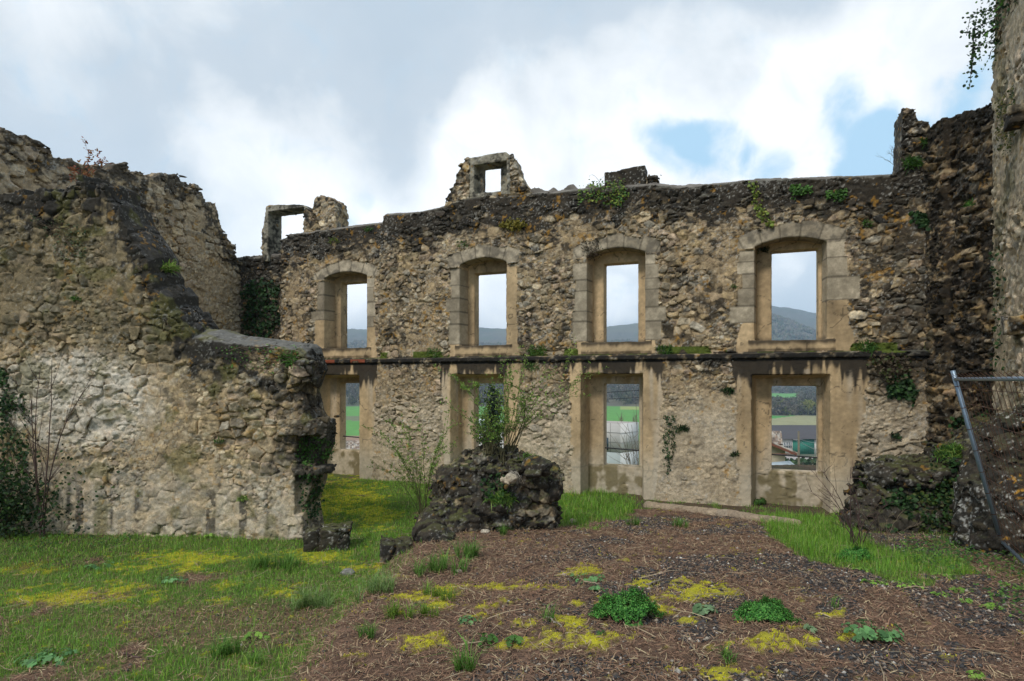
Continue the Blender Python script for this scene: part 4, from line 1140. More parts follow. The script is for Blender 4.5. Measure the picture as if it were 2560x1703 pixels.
# woods that read as one mass
rg = np.random.default_rng(31)
def sphere_pts(n=2):
    V = oct_.astype(float); Fc = of.copy()
    for _ in range(n):
        Vl = V.tolist(); cache = {}; nf = []
        def mid(a, b):
            k = (min(a, b), max(a, b))
            if k not in cache:
                v = (V[a] + V[b]); v /= np.linalg.norm(v); cache[k] = len(Vl); Vl.append(v.tolist())
            return cache[k]
        for a, b, c in Fc:
            ab, bc, ca = mid(a, b), mid(b, c), mid(c, a); nf += [(a, ab, ca), (b, bc, ab), (c, ca, bc), (ab, bc, ca)]
        V = np.array(Vl); Fc = np.array(nf, np.int32)
    return V, Fc
SV, SF = sphere_pts(1)
def tree_mass(P, hgt, wid, cols, rg):
    n = len(P); m = len(SV)
    V = SV[None] * rg.uniform(.6, 1.35, (n, m, 1)) * np.stack([wid, wid, hgt * .55], 1)[:, None] + P[:, None] + np.array([0, 0, 1.0])[None, None] * (hgt * .5)[:, None, None]
    return V.reshape(-1, 3), (np.arange(n)[:, None, None] * m + SF[None]).reshape(-1, 3).astype(np.int32), np.repeat(cols, m, 0) * rg.uniform(.75, 1.25, (n * m, 1)).astype(f32)
def woods(name, n, umin, umax, y0, y1, cond, h0, h1, pal):
    yy = np.sqrt(rg.uniform(y0 ** 2, y1 ** 2, n)); uu = rg.uniform(umin, umax, n); xx = uu * yy
    k = cond(xx, yy); xx, yy = xx[k], yy[k]; n = len(xx)
    hh = rg.uniform(h0, h1, n); pal = np.array(pal, f32)
    c = pal[rg.integers(0, len(pal), n)] * rg.uniform(.7, 1.2, (n, 1)).astype(f32)
    B = np.stack([xx, yy, th(xx, yy) - 1], 1); wd_ = hh * rg.uniform(.28, .5, n)
    nr_ = yy < 1050; V, Fc, C = tree_mass(B[~nr_], hh[~nr_], wd_[~nr_], c[~nr_], rg)
    k_ = 46; Bn = np.repeat(B[nr_], k_, 0); hn = np.repeat(hh[nr_], k_)[:, None]; wn = np.repeat(wd_[nr_], k_)[:, None]; cn = np.repeat(c[nr_], k_, 0) * rg.uniform(.6, 1.35, (len(Bn), 1)).astype(f32)
    dd_ = rg.normal(0, 1, (len(Bn), 3)); dd_ /= np.linalg.norm(dd_, axis=1, keepdims=True); q_ = Bn + dd_ * rg.random((len(Bn), 1)) ** .4 * np.concatenate([wn, wn, hn * .5], 1) + np.concatenate([0 * hn, 0 * hn, hn * .55], 1)
    tri = q_[:, None] + rg.normal(0, 1, (len(Bn), 3, 3)) * [.75, .75, 1.1]
    Fc = np.concatenate([Fc, len(V) + np.arange(len(Bn) * 3, dtype=np.int32).reshape(-1, 3)]); V = np.concatenate([V, tri.reshape(-1, 3)]); C = np.concatenate([C, np.repeat(cn, 3, 0)])
    return tag(link(name, raw_mesh(name, V, Fc, C, False), mat('distant_foliage', 1.0, 1.0, .3, 0, fine=4)), kind='stuff')
WP = [(.12, .105, .085), (.10, .09, .075), (.14, .125, .09), (.09, .10, .05), (.15, .13, .10), (.06, .075, .04)]
woods('hillside_wood', 20000, -.42, .72, 560, 1900, lambda x, y: ((x / y < .33) & (y > 575)) | ((x / y >= .33) & ((y > 1000) | ((x / y > .478) & (y > 640)))), 7, 13, WP)
woods('valley_thicket', 2600, .33, .72, 460, 640, lambda x, y: y > 455, 4, 10, WP + [(.15, .17, .05), (.13, .12, .10)])
# --- buildings
FARM = mat('painted_wall_far', .8, 2, .06, 0)
ROOFM = mat('roof_tiles_far', .85, 3, .2, 0)
GLASSM = mat('dark_window_glass', .15, 3, .05, 0, spec=.6)
def at(x, y, Y): return np.array(((x - CX) / F0 * Y, Y, EYE - (y - HY) / F0 * Y))
def quadbox(mb, a, b, z0, z1, th_, col):
    """vertical slab from plan point a to b"""
    a = np.array(a[:2]); b = np.array(b[:2]); d = (b - a) / np.linalg.norm(b - a); n = np.array([-d[1], d[0]]) * th_
    P = [(*a, z0), (*b, z0), (*(b + n), z0), (*(a + n), z0), (*a, z1), (*b, z1), (*(b + n), z1), (*(a + n), z1)]
    mb.add(P, np.array([(3, 2, 1, 0), (4, 5, 6, 7), (0, 1, 5, 4), (1, 2, 6, 5), (2, 3, 7, 6), (3, 0, 4, 7)]), col)
def part(name, mb, mt, parent, sm=False):
    return link(name, mb.mesh(name, sm), mt, parent)
def bld(name, loc): 
    o = empty(name, loc); return o
class Loc(MB):
    def __init__(s, o): super().__init__(); s.o = np.array(o.location)
    def add(s, V, Fs, col): super().add(np.asarray(V, float) - s.o, Fs, col)
# modern pale building
wb = bld('modern_building', (14.45, 80, -15))
c0 = (14.45, 80); cl = (7.0, 84.5); crr = (17.4, 82.4); cb = (10.0, 87)
zt_, zg = -4.1, -16.5
m = Loc(wb)
quadbox(m, cl, c0, -8.0, zt_, .4, (.55, .53, .50)); quadbox(m, c0, crr, -8.0, zt_, .4, (.66, .65, .63))
part('upper_wall', m, FARM, wb)
m = Loc(wb); quadbox(m, cl, c0, -12.2, -8.05, .4, (.42, .47, .45)); quadbox(m, c0, crr, -12.2, -8.05, .4, (.58, .60, .59)); quadbox(m, cl, c0, zg, -13.4, .4, (.6, .6, .58)); quadbox(m, c0, (24, 87), zg, -13.4, .4, (.6, .6, .58)); part('lower_wall', m, FARM, wb)
m = Loc(wb); m.add([(*cl, zt_ + .02), (*c0, zt_ + .02), (*crr, zt_ + .02), (*cb, zt_ + .02)], np.array([(0, 1, 2, 3)]), (.42, .37, .33)); part('roof', m, ROOFM, wb)
m = Loc(wb); quadbox(m, (14.3, 79.7), (22.5, 84.5), -12.1, -11.9, 3.0, (.20, .16, .14)); part('canopy', m, ROOFM, wb)
def lerp2(a, b, t): return (a[0] + (b[0] - a[0]) * t, a[1] + (b[1] - a[1]) * t)
m = Loc(wb)
for k in range(1, 6): quadbox(m, (lerp2(cl, c0, k / 6)[0], lerp2(cl, c0, k / 6)[1] - .03), (lerp2(cl, c0, k / 6)[0] + .06, lerp2(cl, c0, k / 6)[1] - .06), -8, zt_, .02, (.25, .24, .22))
for z in (-5.4, -6.7): quadbox(m, (cl[0], cl[1] - .05), (c0[0], c0[1] - .05), z, z + .05, .02, (.25, .24, .22)); quadbox(m, (c0[0], c0[1] - .05), (crr[0], crr[1] - .05), z, z + .05, .02, (.45, .44, .42))
part('panel_joint', m, FARM, wb)
for a, b in ((.70, .80), (.35, .5)):
    m = Loc(wb); p, q = lerp2(cl, c0, a), lerp2(cl, c0, b); quadbox(m, (p[0], p[1] - .1), (q[0], q[1] - .1), -7.8, -6.1, .05, (.03, .05, .06)); part('window', m, GLASSM, wb)
for k in range(5):
    m = Loc(wb); p, q = lerp2(cl, c0, .1 + k * .18), lerp2(cl, c0, .26 + k * .18); quadbox(m, (p[0], p[1] - .02), (q[0], q[1] - .02), -13.4, -12.2, .05, (.04, .05, .045)); part('window', m, GLASSM, wb)
for k in range(3):
    m = Loc(wb); p, q = lerp2(c0, (24, 87), .02 + k * .2), lerp2(c0, (24, 87), .18 + k * .2); quadbox(m, p, q, -13.4, -12.2, .05, (.05, .045, .045)); part('window', m, GLASSM, wb)
tag(wb, 'pale flat-roofed modern building seen through the lower third window', 'building')
# barn with dark roof and green door
bn = bld('barn', (90, 190, -21.6))
m = Loc(bn); quadbox(m, (70, 190), (112, 190), -22.5, -16.8, 16, (.62, .59, .53)); part('wall', m, FARM, bn)
m = Loc(bn)
m.add([(69, 189, -16.9), (113, 189, -16.9), (113, 198, -13.2), (69, 198, -13.2), (113, 207, -16.9), (69, 207, -16.9)], np.array([(0, 1, 2, 3), (3, 2, 4, 5)]), (.085, .08, .085)); part('roof', m, ROOFM, bn)
m = Loc(bn); quadbox(m, (at(1983, 0, 189.6)[0], 189.8), (at(2036, 0, 189.6)[0], 189.8), -21.8, -17.1, .1, (.04, .22, .16))
for k in range(12):
    xk = at(1983 + 53 * k / 11, 0, 189.6)[0]; quadbox(m, (xk, 189.74), (xk + .06, 189.74), -21.8, -17.1, .03, (.03, .16, .12))
part('door', m, FARM, bn)
m = Loc(bn); x0_, x1_ = at(1958, 0, 190)[0], at(1979, 0, 190)[0]; quadbox(m, (x0_, 189.85), (x1_, 189.85), -19.8, -18.0, .1, (.06, .08, .10)); fwin = part('window', m, GLASSM, bn)
m = Loc(bn)
for k in range(6): quadbox(m, (x0_ + (x1_ - x0_) * k / 5 - .08, 189.78), (x0_ + (x1_ - x0_) * k / 5 + .08, 189.78), -19.9, -17.9, .05, (.7, .7, .68))
for z in (-19.9, -18.95, -18.0): quadbox(m, (x0_, 189.72), (x1_, 189.72), z - .07, z + .07, .05, (.7, .7, .68))
part('frame', m, FARM, fwin)
tag(bn, 'long barn with dark grey roof and green door, seen through the lower right window', 'barn')
def tiles(mb, P4, nrow, ncol, cols, rg, r=.11):
    """rows of half-round tiles running down a roof slope given by 4 corners (eave left, eave right, ridge right, ridge left)"""
    a, b, c, d = [np.array(p, float) for p in P4]
    n = np.cross(b - a, d - a); n /= np.linalg.norm(n)
    if n[2] < 0: n = -n
    mb.add([a, b, c, d], np.array([(0, 1, 2, 3)]), (.10, .06, .045))
    for i in range(ncol):
        u_ = (i + .5) / ncol; e0 = a + (b - a) * u_; e1 = d + (c - d) * u_
        V, Fq = tube_arrays([e0 + (e1 - e0) * t + n * .03 for t in np.linspace(-.02, 1, nrow)], r, 6)
        cc = np.repeat(np.array(cols, f32)[rg.integers(0, len(cols), nrow)] * rg.uniform(.7, 1.2, (nrow, 1)), 6, 0)
        mb.add(V, Fq, cc)
TC = [(.36, .27, .20), (.26, .18, .13), (.46, .38, .30), (.16, .12, .09), (.45, .41, .35)]
# ochre house with tiled roof (lower right window)
h1 = bld('ochre_house', (29, 70, -17))
g0 = at(1900, 1150, 68); g1 = at(1963, 1150, 68)
m = Loc(h1)
a, b = at(1880, 1112, 68), at(1963, 1118, 68)
zA = at(0, 1100, 68)[2]; zB = at(0, 1122, 68)[2]
P_ = [(a[0], 68, -17.5), (b[0], 68, -17.5), (b[0], 68, zB), (a[0], 68, zA + .6), (a[0], 78, -17.5), (b[0], 78, -17.5), (b[0], 78, zB), (a[0], 78, zA + .6)]
m.add(P_, np.array([(0, 1, 2, 3), (1, 5, 6, 2), (5, 4, 7, 6), (4, 0, 3, 7)]), (.60, .50, .36)); part('wall', m, FARM, h1)
m = Loc(h1)
e0 = at(1992, 1134, 67); r0 = at(1880, 1087, 67)
sl = [(e0[0], 67, e0[2]), (e0[0], 79, e0[2]), (r0[0], 79, r0[2]), (r0[0], 67, r0[2])]
tiles(m, sl, 14, 34, TC, rg, .14)
quadbox(m, (e0[0] - 5.0, 66.9), (e0[0] - .2, 66.9), e0[2] - .1, e0[2] - .0, .1, (.25, .10, .06))
bb_ = [(e0[0], 66.95, e0[2] - .28), (e0[0], 66.95, e0[2] - .02), (r0[0], 66.95, r0[2] - .02), (r0[0], 66.95, r0[2] - .28)]
m.add(bb_, np.array([(0, 1, 2, 3)]), (.20, .075, .045)); part('roof', m, ROOFM, h1)
tag(h1, 'ochre house end wall under a sloping tiled verge, low left in the lower right window', 'house')
h2 = bld('tiled_house', (38, 88, -17))
m = Loc(h2); t0_, t1_ = at(1895, 1112, 86), at(1957, 1112, 86); q1 = at(1953, 1080, 91); q0 = at(1895, 1078, 91)
m2 = Loc(h2); quadbox(m2, (t0_[0], 86.4), (t1_[0] - .4, 86.4), -18, t0_[2], 9, (.55, .48, .38)); part('wall', m2, FARM, h2)
tiles(m, [t0_, t1_, q1, q0], 12, 16, TC, rg, .13)
m.add([q0, q1, (q1[0], 97, t0_[2]), (q0[0], 97, t0_[2])], np.array([(0, 1, 2, 3)]), (.3, .2, .14)); part('roof', m, ROOFM, h2)
tag(h2, 'house with streaked clay tile roof in front of the barn, behind the ochre house', 'house')
sh = bld('lean_to', (26, 60, -11)); m = Loc(sh)
a, b, c, d = at(1880, 1160, 62), at(1975, 1152, 62), at(2012, 1182, 56), at(1880, 1190, 54)
m.add([a, b, c, d, a - [0, 0, .12], b - [0, 0, .12], c - [0, 0, .12], d - [0, 0, .12]], np.array([(3, 2, 1, 0), (4, 5, 6, 7), (0, 1, 5, 4), (1, 2, 6, 5), (2, 3, 7, 6), (3, 0, 4, 7)]), (.55, .60, .60)); part('roof', m, FARM, sh)
m = Loc(sh); quadbox(m, c - [.5, 0, 0], d + [0, .3, 0], -16, min(c[2], d[2]) - .3, .2, (.5, .45, .36)); part('wall', m, FARM, sh)
tag(sh, 'pale blue-grey sheet roof of a low lean-to at the bottom of the lower right window', 'lean-to')
# houses in the two left-hand lower windows
h3 = bld('roof_house', (-16, 62, -16)); m = Loc(h3)
a, b, c, d = at(800, 1128, 58), at(915, 1128, 58), at(915, 1104, 66), at(800, 1104, 66)
tiles(m, [a, b, c, d], 12, 26, TC, rg, .12); m.add([d, c, (c[0], 74, a[2]), (d[0], 74, a[2])], np.array([(0, 1, 2, 3)]), (.3, .2, .14)); part('roof', m, ROOFM, h3)
m = Loc(h3); quadbox(m, (a[0] + .4, 58.4), (b[0] - .4, 58.4), -17, a[2], 14, (.5, .44, .35)); part('wall', m, FARM, h3)
tag(h3, 'house with a clay tile roof seen through the lower left window', 'house')
h4 = bld('white_shed', (-3, 92, -17)); m = Loc(h4)
a, b, c, d = at(1180, 1068, 88), at(1290, 1075, 88), at(1290, 1054, 96), at(1180, 1046, 96)
m.add([a, b, c, d], np.array([(0, 1, 2, 3)]), (.62, .66, .70)); part('roof', m, FARM, h4)
m = Loc(h4); quadbox(m, (a[0] + .2, 88.3), (b[0] - .2, 88.3), -18, b[2], 8, (.6, .58, .54)); part('wall', m, FARM, h4)
tag(h4, 'pale roofed shed behind the shrubs in the second lower window', 'shed')
h5 = bld('white_hut', at(1931, 1024, 560).tolist()); m = Loc(h5); p = at(1926, 1024, 560); q = at(1938, 1024, 560)
quadbox(m, p, q, p[2] - 2, p[2] + 1.2, 5, (.7, .7, .7)); part('wall', m, FARM, h5); m = Loc(h5); quadbox(m, p + [-.3, -.3, 0], q + [.3, -.3, 0], p[2] + 1.2, p[2] + 1.5, 5.6, (.5, .5, .5)); part('roof', m, FARM, h5)
tag(h5, 'tiny white hut at the left edge of the thicket below the upper green field', 'hut')
# farm track / yard
p = [at(1965, 1150, 175), at(2100, 1140, 186), at(2120, 1152, 165), at(1985, 1158, 150)]
V = []
m = MB(); XX, YY = np.meshgrid(np.linspace(66, 112, 30), np.linspace(160, 187.5, 16), indexing='ij'); Vy = np.stack([XX.ravel(), YY.ravel(), th(XX, YY).ravel() + .12], 1)
i = np.arange(29)[:, None] * 16 + np.arange(15)[None]; m.add(Vy, np.stack([i, i + 16, i + 17, i + 1], -1).reshape(-1, 4), (.42, .38, .36))
tag(link('farm_yard', m.mesh('farm_yard'), GROUND if False else mat('gravel_yard', 1, .8, .12, 0, fine=3)), kind='structure')
# utility pole and its wires
up_ = bld('utility_pole', at(1997, 1180, 62).tolist()); m = Loc(up_)
b_ = at(1999, 1200, 62); t_ = at(1996.5, 1078, 62); b_[2] = float(th(b_[0], 62)) - .3
m.tube([b_, (b_ + t_) / 2, t_], [.15, .13, .10], (.16, .14, .10), 10, True); part('pole', m, mat('weathered_wood', .95, 6, .3, 0), up_)
m = Loc(up_); m.tube([t_ + [-.55, 0, -.9], t_ + [.35, 0, -.9]], .05, (.3, .3, .3), 6, True); part('crossarm', m, IRON, up_)
for k, e_ in enumerate([at(2080, 1130, 80), at(2085, 1140, 80), at(2090, 1105, 85)]):
    m = Loc(up_); s_ = t_ + [-.4 + .35 * k, 0, -.9]; tt_ = np.linspace(0, 1, 9)[:, None]
    m.tube(s_ + (e_ - s_) * tt_ - np.array([0, 0, 1.2]) * (tt_ * (1 - tt_)), .022, (.45, .5, .5), 5); part('wire', m, IRON, up_)
tag(up_, 'grey wooden utility pole with wires in the lower right window', 'utility pole')
for k, (ya, yb) in enumerate([(985, 966), (1000, 985)]):
    s_, e_ = at(1100, ya + 4, 48), at(1800, yb - 8, 48); tt_ = np.linspace(0, 1, 24)[:, None]; m = MB()
    m.tube(s_ + (e_ - s_) * tt_ - np.array([0, 0, 1.4]) * (tt_ * (1 - tt_)), .022, (.03, .03, .035), 5)
    tag(link('overhead_cable', m.mesh('overhead_cable'), IRON), ['upper black overhead cable crossing the lower third window', 'lower black overhead cable crossing the lower third window'][k], 'cable', 'overhead cables')
# ================================================================ PLANTS
WOODM = mat('bark_twig', .9, 20, .25, 0)
rg = np.random.default_rng(77)
def unit(v): return v / (np.linalg.norm(v, axis=-1, keepdims=True) + 1e-9)
def leaves(mb, P, Nn, size, cols, rg, droop=.3, wide=.8, fold=.18, jitter=.6):
    """folded six-point leaves at P facing about Nn"""
    n = len(P); size = np.broadcast_to(size, (n,)).astype(float)
    Nn = unit(Nn + rg.normal(0, jitter, (n, 3)))
    a = unit(np.cross(Nn, rg.normal(0, 1, (n, 3)))); a[:, 2] -= droop; a = unit(a - Nn * (a * Nn).sum(1, keepdims=True))
    b = np.cross(Nn, a)
    s = size[:, None]
    w = wide * .5
    pts = [P, P + s * (a * .25 + b * w * .9 - Nn * fold * .5), P + s * (a * .68 + b * w * .75 - Nn * fold * .6), P + s * a, P + s * (a * .68 - b * w * .75 - Nn * fold * .6), P + s * (a * .25 - b * w * .9 - Nn * fold * .5)]
    V = np.stack(pts, 1).reshape(-1, 3); k = np.arange(n)[:, None] * 6
    mb.add(V, np.concatenate([k + np.array([[0, 1, 2, 3]]), k + np.array([[0, 3, 4, 5]])]), np.repeat(cols, 6, 0))
def lcols(n, pal, rg, v=.3):
    pal = np.array(pal, f32); return pal[rg.integers(0, len(pal), n)] * rg.uniform(1 - v, 1 + v, (n, 1)).astype(f32)
IVY = [(.022, .060, .018), (.032, .085, .022), (.018, .045, .016), (.05, .11, .03)]
FRESH = [(.22, .36, .06), (.17, .30, .05), (.30, .40, .09), (.12, .22, .045)]
MID = [(.08, .20, .035), (.11, .24, .045), (.06, .14, .03)]
LIME = [(.22, .30, .05), (.28, .33, .06), (.14, .21, .04)]
def pick(key, poly, n, rg, dens=None):
    Wp, nn_ = SURF[key]; px, py = proj(np.where(Wp[:, 1:2] > .5, Wp, [[0, 1, 0]]))
    vis = (nn_ * (np.array([0, 0, EYE]) - Wp)).sum(1) > .0
    k = np.nonzero(inpoly(px, py, poly) & vis & (Wp[:, 1] > 1))[0]
    if len(k) == 0: print('EMPTY PICK', key, poly[:2]); return np.zeros((0, 3)), np.zeros((0, 3))
    if dens is not None: k = k[dens(Wp[k])]
    if len(k) == 0: return np.zeros((0, 3)), np.zeros((0, 3))
    k = rg.choice(k, n); return Wp[k] + rg.normal(0, .01, (n, 3)), nn_[k]
def origin_obj(name, mb, mt, label, cat, group=None, sm=False, parent=None):
    allv = np.concatenate(mb.V); o = allv.mean(0); o[2] = allv[:, 2].min()
    for v in mb.V: pass
    mb.V = [v - o.astype(f32) for v in mb.V]
    ob = link(name, mb.mesh(name, sm), mt); ob.location = o.tolist()
    return tag(ob, label, cat, group)
def ell_poly(cx, cy, rx, ry, rg, n=14): 
    a = np.arange(n) * 6.2832 / n; r = rg.uniform(.7, 1.15, n); return [(cx + rx * r[i] * math.cos(a[i]), cy + ry * r[i] * math.sin(a[i])) for i in range(n)]
def blob_dens(f, lo, k=3.0):
    return lambda P: fbm(P * f + k, 3, .6) > lo
def ivy(name, key, poly, n, size, pal, label, cat, off=.05, dens=None, wide=.95, stems=0, group=None, droop=.5):
    P, nn_ = pick(key, poly, n, rg, dens)
    if len(P) == 0: return None
    P = P + nn_ * rg.uniform(.005, off, (len(P), 1))
    mb = MB(); c = lcols(len(P), pal, rg)
    leaves(mb, P, nn_ + np.array([0, -.15, .25]), rg.uniform(.6, 1.3, len(P)) * size, c, rg, droop, wide)
    o0 = np.concatenate(mb.V).mean(0).astype(float); root_ = empty(name, o0.tolist()); mb.V = [v - o0.astype(f32) for v in mb.V]
    link('leaves', mb.mesh('leaves', False), LEAF, root_)
    if stems:
        ms = MB()
        Ps, ns = pick(key, poly, stems * 2, rg, None); Ps = Ps + ns * .015
        for k in range(stems):
            a, b = Ps[2 * k], Ps[2 * k + 1]
            if np.linalg.norm(a - b) > 1.2: b = a + (b - a) * 1.2 / np.linalg.norm(a - b)
            tt = np.linspace(0, 1, 6)[:, None]; c_ = a + (b - a) * tt + rg.normal(0, .02, (6, 3)) + ns[2 * k] * .02
            ms.tube(c_ - o0, rg.uniform(.003, .006), (.10, .075, .05), 4)
        link('stems', ms.mesh('stems'), WOODM, root_)
    return tag(root_, label, cat, group)
# ---- ivy and creepers
ivy('ivy', 'near', DP([(0, 850), (40, 845), (66, 890), (70, 1000), (62, 1090), (90, 1190), (0, 1210)]), 900, .05, IVY + [(.06, .10, .03)], 'dark ivy climbing the left end of the nearer broken wall', 'ivy', .10, dens=blob_dens(3, .44), stems=14)
ivy('ivy', 'left', DP([(575, 600), (640, 610), (640, 770), (560, 770), (560, 680)]), 300, .08, IVY, 'ivy on the tall side wall beside the dark recess', 'ivy', .08)
ivy('ivy', 'main', DP([(562, 660), (600, 640), (644, 655), (644, 745), (620, 775), (566, 770)]), 700, .085, IVY, 'dark glossy ivy filling the recess at the far left corner', 'ivy', .12)
ivy('ivy', 'near', DP([(688, 1010), (735, 1000), (775, 1020), (772, 1050), (700, 1075), (680, 1050)]), 420, .035, MID, 'small-leaved green ivy on the broken wall end under the jutting block', 'ivy', .05, stems=4)
ivy('ivy', 'near', DP([(690, 1090), (740, 1090), (730, 1190), (700, 1200)]), 380, .045, IVY, 'dark ivy trailing down the foot of the broken wall end', 'ivy', .05, stems=3)
ivy('creeper', 'near', DP([(60, 490), (200, 520), (205, 590), (150, 600), (100, 540)]), 200, .028, [(.10, .14, .07), (.07, .11, .05)], 'sparse grey-green creeper high on the nearer broken wall', 'creeper', .05, stems=16)
ivy('creeper', 'near', DP([(500, 795), (690, 800), (700, 850), (640, 860), (520, 850)]), 160, .03, MID, 'thin creeper hanging below the smooth cap of the broken wall', 'creeper', .05, stems=14)
ivy('ivy', 'mound2', DP([(2100, 1075), (2180, 1060), (2260, 1070), (2300, 1180), (2290, 1270), (2200, 1280), (2120, 1230), (2095, 1150)]), 1700, .05, IVY + [(.08, .13, .03), (.10, .12, .03)], 'dense ivy covering the right part of the wide rubble mound', 'ivy', .12, dens=blob_dens(2.5, .42), stems=10)
ivy('ivy', 'mound2', DP([(2010, 1110), (2060, 1100), (2100, 1160), (2090, 1230), (2040, 1220)]), 420, .06, IVY, 'small ivy strand on the left part of the wide rubble mound', 'ivy', .06, dens=blob_dens(4, .46))
ivy('ivy', 'main', DP([(1530, 955), (1555, 955), (1560, 990), (1548, 1060), (1538, 1110), (1530, 1060), (1526, 1000)]), 330, .03, IVY, 'narrow strand of ivy hanging between the third and fourth lower windows', 'ivy', .05, stems=3)
ivy('ivy', 'main', DP([(2040, 870), (2090, 860), (2110, 900), (2090, 960), (2070, 1010), (2050, 1000), (2045, 930)]), 420, .06, IVY, 'dark ivy on the long wall right of the lower right window', 'ivy', .08, dens=blob_dens(3, .45))
ivy('ivy', 'right', DP([(2180, 960), (2280, 950), (2290, 1020), (2200, 1020)]), 150, .06, IVY, 'ivy low on the blackened return wall', 'ivy', .06)
ivy('creeper', 'main', DP([(1335, 440), (1380, 425), (1440, 418), (1445, 450), (1430, 475), (1395, 470), (1350, 462), (1330, 480)]), 420, .045, LIME + MID, 'bright green creeper spilling over the wall head above the third upper window', 'creeper', .16, stems=12)
ivy('creeper', 'main', DP([(1728, 420), (1745, 420), (1752, 470), (1780, 520), (1765, 525), (1735, 480)]), 130, .055, LIME, 'lime green creeper trailing from the wall head between the two right upper windows', 'creeper', .06, stems=6)
ivy('fern', 'main', DP([(1150, 515), (1190, 508), (1215, 520), (1180, 530)]), 420, .05, [(.20, .17, .02), (.24, .20, .03), (.15, .14, .02)], 'yellow-green mossy fern clump above the second upper window', 'fern', .12)
ivy('plant', 'main', DP([(1815, 430), (1860, 425), (1870, 445), (1825, 455)]), 140, .05, MID, 'leafy tuft just under the wall head above the fourth upper window', 'plant', .08)
ivy('plant', 'main', DP([(1895, 440), (1950, 435), (1945, 458), (1905, 462)]), 160, .05, MID, 'green tuft just under the wall head, right of the fourth upper window', 'plant', .08)
ivy('plant', 'main', DP([(2095, 490), (2130, 495), (2145, 530), (2110, 520)]), 130, .07, IVY, 'dark fern near the top of the right-hand corner', 'fern', .1)
ivy('dry_bush', 'main', DP([(1995, 815), (2080, 820), (2105, 870), (2040, 880), (2000, 850)]), 260, .05, [(.14, .11, .07), (.10, .08, .05), (.07, .09, .03)], 'dry brown bush hanging right of the string course', 'bush', .2, stems=46)
ivy('dry_bush', 'main', DP([(1335, 560), (1375, 545), (1390, 575), (1350, 600)]), 120, .03, [(.12, .10, .07), (.08, .08, .05)], 'dry brown tuft left of the third upper arch', 'bush', .12, stems=34)
ivy('plant', 'mound1', DP([(1105, 1100), (1160, 1085), (1175, 1130), (1135, 1150), (1110, 1140)]), 150, .05, IVY, 'ivy leaves on the front of the middle rubble mound', 'ivy', .05, stems=4)
ivy('ivy', 'tower', [(2462, 60), (2500, -60), (2560, -80), (2560, -10), (2515, 60), (2500, 150), (2480, 200), (2470, 120)], 300, .042, IVY + MID, 'dark ivy hanging over the top left edge of the tower', 'ivy', .25, stems=14)
ivy('creeper', 'tower', [(2500, 250), (2540, 210), (2545, 330), (2525, 395), (2498, 380)], 420, .035, [(.10, .11, .03), (.16, .15, .04), (.06, .09, .03)], 'yellowish small-leaved creeper on the tower face below the hanging ivy', 'creeper', .04)
ivy('ivy', 'tower', DP([(2283, 560), (2312, 560), (2318, 850), (2290, 880)]), 130, .05, IVY, 'scattered ivy down the left edge of the tower', 'ivy', .05)
# hanging ivy strands off the tower edge
mb = MB(); ms = MB()
for k in range(5):
    p = at(2492 + rg.uniform(-10, 14), rg.uniform(20, 110), 8.6); q = p + np.array([-.25 - .12 * rg.random(), 0, -.10]); pts = [p + [.25, .1, .1], p, q, q + [-.06, 0, -.25 - .5 * rg.random()]]
    pts = np.array(pts); ms.tube(pts, .006, (.09, .07, .05), 4)
    for j in range(3):
        A_, B_ = pts[j], pts[j + 1]; m_ = 26; tt = rg.random((m_, 1)); leaves(mb, A_ + (B_ - A_) * tt + rg.normal(0, .035, (m_, 3)), np.tile([[-.3, -.8, .3]], (m_, 1)), rg.uniform(.03, .055, m_), lcols(m_, IVY, rg), rg, .6, .95)
o0 = np.concatenate(mb.V).mean(0).astype(float); r_ = empty('ivy', o0.tolist()); mb.V = [v - o0.astype(f32) for v in mb.V]; ms.V = [v - o0.astype(f32) for v in ms.V]
link('leaves', mb.mesh('leaves', False), LEAF, r_); link('stems', ms.mesh('stems'), WOODM, r_)
tag(r_, 'loose ivy sprays standing out against the sky beside the tower', 'ivy')
# ---- small tufts rooted in the joints
def tuft_on(key, x, y, r, n, hgt, pal, label, cat='plant', name='wall_tuft'):
    P, nn_ = pick(key, ell_poly(x * D, y * D, r * D, r * .5 * D, rg), n, rg)
    if len(P) == 0: return
    md = np.median(P, 0); kk = np.linalg.norm(P - md, axis=1) < .22; P = P[kk]; nn_ = nn_[kk]; n = len(P)
    mb = MB(); c = lcols(n, pal, rg); az_ = rg.uniform(0, 6.28, n)
    tip = unit(nn_ * .7 + rg.normal(0, .5, (n, 3)) + np.array([0, 0, .45])) * (rg.uniform(.5, 1.2, (n, 1)) * hgt)
    sd = unit(np.cross(tip, rg.normal(0, 1, (n, 3)))) * .0055
    V = np.stack([P - sd, P + sd, P + tip * .55 + sd, P + tip * .55 - sd, P + tip + np.array([0, 0, -.25 * hgt])], 1).reshape(-1, 3); k = np.arange(n)[:, None] * 5
    mb.add(V, [k + np.array([[0, 1, 2, 3]]), k + np.array([[3, 2, 4]])], np.repeat(c, 5, 0))
    origin_obj(name, mb, LEAF, label, cat)
